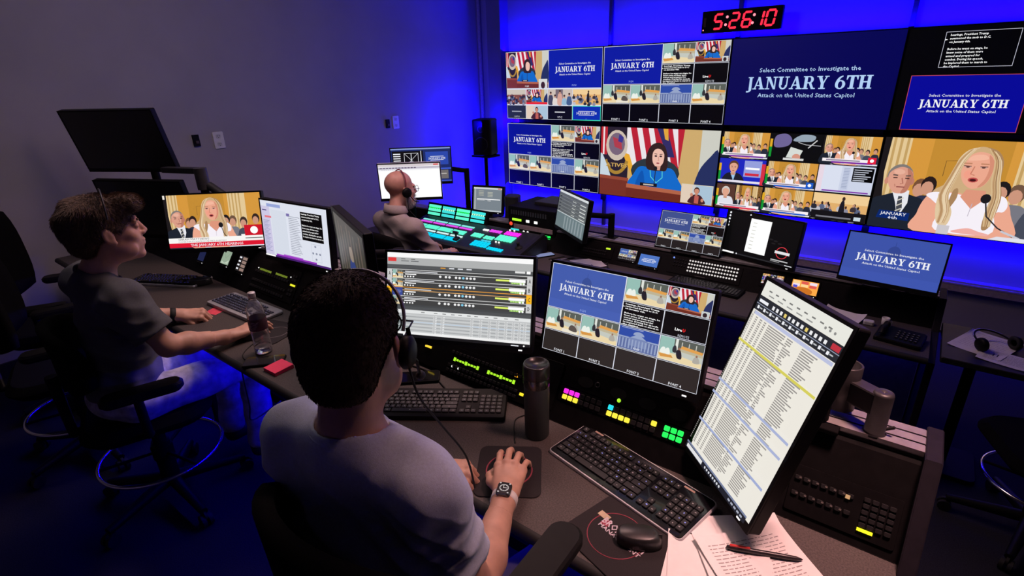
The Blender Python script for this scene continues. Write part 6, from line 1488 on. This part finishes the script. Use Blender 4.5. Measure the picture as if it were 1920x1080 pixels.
b = MB(LM); pts = [(.087*math.cos(R_(a)), .006, .042+.088*math.sin(R_(a))) for a in range(-12, 193, 8)]; b.tube(pts, .0032, 8); b.build('headband', SILVER, t)
for sx in (-1, 1):
    b = MB(LM @ Matrix.Translation((sx*.094, .006, -.012)) @ Matrix.Rotation(R_(90*sx), 4, 'Y')); b.lathe([(0, .012), (.02, .012), (.028, .007), (.03, .0), (.03, -.004)], 24); b.build('ear_cup', BLACK, t)
    b = MB(LM @ Matrix.Translation((sx*.091, .006, -.012)) @ Matrix.Rotation(R_(90*sx), 4, 'Y')); b.torus(0, 0, 0, .021, .008, 24, 8); b.build('ear_pad', RUBBER, t)
    b = MB(LM); b.tube([(sx*.093, .006, .03), (sx*.098, .006, .01), (sx*.098, .006, -.012)], .004, 8); b.build('slider', BLACKM, t)
b = MB(LM); b.tube([(.1, .006, -.014), (.105, .03, -.03), (.1, .07, -.055)], .003, 8); b.build('boom', BLACK, t)
b = MB(LM); b.ball(.1, .076, -.058, .009, .012, .009); b.build('microphone', RUBBER, t)
p = np.array(LM @ Vector((.1, .0, -.04)))
b = MB(); b.tube(catmull([p, p+np.array((.006, .01, -.06)), p+np.array((.012, .05, -.14)), p+np.array((.02, .10, -.24)), p+np.array((.0, .14, -.36))], 6, False), .0022, 6); b.build('cord', RUBBER, t)

LM0 = HM.copy(); LM0.translation = (0, 0, 0); eyeglasses('black glasses worn by the front operator, only a temple showing', hc, LM0, BLACK)

# ---- left operator
per, Hh, hc, TR = figure('left', 'person with tousled brown hair in a dark grey tee shirt, seen in profile', (-2.38, .5, .52), R_(4), (-2.315, .585, 1.265), R_(12),
    (-2.53, .515, 1.045), (-2.19, .525, 1.035),
    [((-2.60, .64, .83), (-2.545, .80, .787), R_(38), (R_(-4), R_(14)), 'fist'), ((-2.10, .60, .85), (-2.125, .825, .788), R_(-4), (R_(2), R_(-2)), 'mouse')],
    SK2, TEE_D, JEANS, [(-2.50, .95, .58), (-2.24, .95, .575)], [(-2.48, .88, .1), (-2.26, .9, .1)], (-2.39, .50, .62), res=.0045, nod=R_(2), nose=.6, sleeve=.72, sleeve_r=.078, lean=R_(2), drape=1.2, folds=[((-2.17, .5, .95), .10, (.1, .3, .95), 60, .005, (1, .5, 0), 22), ((-2.3, .42, .85), .15, (0, .35, .93), 40, .006, (0, 1, 0), 16), ((-2.13, .55, .92), .07, (0, .3, -.95), 75, .004, (1, 0, 0), 25)])
hair('hair', per, hc, Hh, [((0, -.03, .045), (.085, .115, .092), .012), ((0, -.075, -.015), (.07, .055, .07), .03), ((0, .075, .09), (.06, .046, .03), .03), ((.02, .095, .078), (.04, .028, .026), .02)], [((0, .125, -.04), (.11, .08, .105), .01), ((.085, .012, -.028), (.028, .034, .04), .01), ((-.085, .012, -.028), (.028, .034, .04), .01), ((0, -.06, -.14), (.11, .11, .055), .012)],
     HAIR_B, 16000, .014, .0005, 4, (.0035, 85), .3)
for s_ in (-1, 1):
    b = MB(Matrix.Translation(Vector(hc+Hh@np.array((s_*.032, .094, .026)))-per.location) @ Matrix(Hh.tolist()).to_4x4()); b.ball(0, 0, 0, .018, .005, .0035, 10); b.build('eyebrow', HAIR_B, per)
eyes(per, Hh, hc)
wr = np.array((-2.545, .80, .787)); el = np.array((-2.60, .64, .83)); d = (wr-el)/np.linalg.norm(wr-el)
b = MB(Matrix.Translation(Vector(wr-d*.02)-per.location) @ Vector(d).to_track_quat('Z', 'Y').to_matrix().to_4x4()); b.lathe([(.029, -.012), (.0315, -.011), (.0315, .011), (.029, .012)], 28); b.box(0, -.033, 0, .03, .006, .03, 0, .002); b.build('wristband', RUBBER, per)
HM = Matrix(((Hh[0][0], Hh[0][1], Hh[0][2], hc[0]), (Hh[1][0], Hh[1][1], Hh[1][2], hc[1]), (Hh[2][0], Hh[2][1], Hh[2][2], hc[2]), (0, 0, 0, 1)))
t = thing('headset', 'thin grey headset band worn over the brown hair of the left operator', 'headset', tuple(hc)); LM = HM.copy(); LM.translation = (0, 0, 0); LM = LM @ Matrix.Rotation(R_(-6), 4, 'X')
b = MB(LM); b.tube([(.093*math.cos(R_(a)), .0, .048+.1*math.sin(R_(a))) for a in range(4, 195, 8)], .003, 8); b.build('headband', GREYM, t)
b = MB(LM @ Matrix.Translation((-.094, 0, -.012)) @ Matrix.Rotation(R_(-90), 4, 'Y')); b.lathe([(0, .012), (.02, .012), (.028, .007), (.03, -.004)], 24); b.build('ear_cup', BLACK, t)

# ---- bald operator
per, Hh, hc, TR = figure('bald', 'bald person with a grey beard and headset in a taupe shirt at the video switcher', (-2.83, 2.36, .28), R_(6), (-2.825, 2.40, 1.045), R_(14),
    (-2.97, 2.34, .82), (-2.64, 2.31, .815),
    [((-3.08, 2.5, .58), (-3.0, 2.72, .53), R_(10), (R_(-4), R_(6)), 'loose'), ((-2.56, 2.46, .56), (-2.70, 2.68, .53), R_(-24), (R_(-2), R_(-4)), 'loose')],
    SK3, SHIRT_B, DARKT, [(-2.96, 2.8, .34), (-2.7, 2.8, .34)], [(-2.96, 2.75, -.2), (-2.7, 2.75, -.2)], (-2.83, 2.33, .38), res=.005, nod=R_(-4), belly=.05, jaw=1.08, drape=.8, long_sleeve=True, folds=[((-2.62, 2.36, .68), .12, (.2, .3, .9), 48, .006, (1, .5, 0), 20), ((-2.72, 2.42, .6), .14, (0, .4, .9), 40, .007, (1, 0, 0), 18), ((-2.8, 2.25, .72), .14, (.3, 0, .9), 34, .005, (1, 0, 0), 14)])
nbk = (np.array((-2.97, 2.34, .835))+np.array((-2.64, 2.31, .83)))/2+TR@np.array((0, -.01, .06))
V = []; n = 36
for i in range(n+1):
    a = R_(118+(424-118)*i/n); q = abs(i/n-.5)*2
    for r, z in ((.064, .075-.035*q*q), (.069, .078-.035*q*q), (.082, .03-.02*q), (.079, .022-.02*q), (.066, .03-.02*q)): V.append(tuple(nbk+TR@np.array((r*math.cos(a), r*math.sin(a)*1.02+.006, z))-np.array(per.location)))
b = MB(); b.add(V, [(i*5+j, (i+1)*5+j, (i+1)*5+(j+1) % 5, i*5+(j+1) % 5) for i in range(n) for j in range(5)], 0, True); b.build('shirt_collar', SHIRT_B, per)
hair('beard', per, hc, Hh, [((0, .045, -.09), (.066, .062, .045), .01), ((.052, .02, -.07), (.022, .04, .05), .01), ((-.052, .02, -.07), (.022, .04, .05), .01), ((0, .09, -.047), (.03, .014, .008), .008)], [((0, .1, -.063), (.021, .03, .008), .004), ((0, .0, .03), (.2, .2, .075), .004), ((0, -.045, -.1), (.12, .06, .12), .01)], HAIR_W, 4000, .012, .0006, 6, (.001, 150), .5)
eyes(per, Hh, hc)
HM = Matrix(((Hh[0][0], Hh[0][1], Hh[0][2], hc[0]), (Hh[1][0], Hh[1][1], Hh[1][2], hc[1]), (Hh[2][0], Hh[2][1], Hh[2][2], hc[2]), (0, 0, 0, 1)))
t = thing('headset', 'headset with a dark red band worn by the bald operator', 'headset', tuple(hc)); LM = HM.copy(); LM.translation = (0, 0, 0)
b = MB(LM); b.tube([(.088*math.cos(R_(a)), -.005, .045+.086*math.sin(R_(a))) for a in range(-12, 193, 8)], .0042, 8); b.build('headband', mat('band_red', (.22, .03, .04), .5), t)
for sx in (-1, 1):
    b = MB(LM @ Matrix.Translation((sx*.092, .0, -.012)) @ Matrix.Rotation(R_(90*sx), 4, 'Y')); b.lathe([(0, .014), (.022, .014), (.032, .008), (.034, -.006)], 24); b.build('ear_cup', BLACK, t)
b = MB(LM); b.tube([(.1, .005, -.02), (.1, .05, -.07), (.07, .1, -.085)], .003, 8); b.build('boom', BLACK, t)
b = MB(LM); b.tube(catmull([(.1, 0, -.04), (.11, .0, -.12), (.12, .06, -.2), (.14, .1, -.34)], 6, False), .003, 6); b.build('cord', RUBBER, t)
eyeglasses('thin rimmed glasses worn by the bald operator', hc, LM, SILVER)
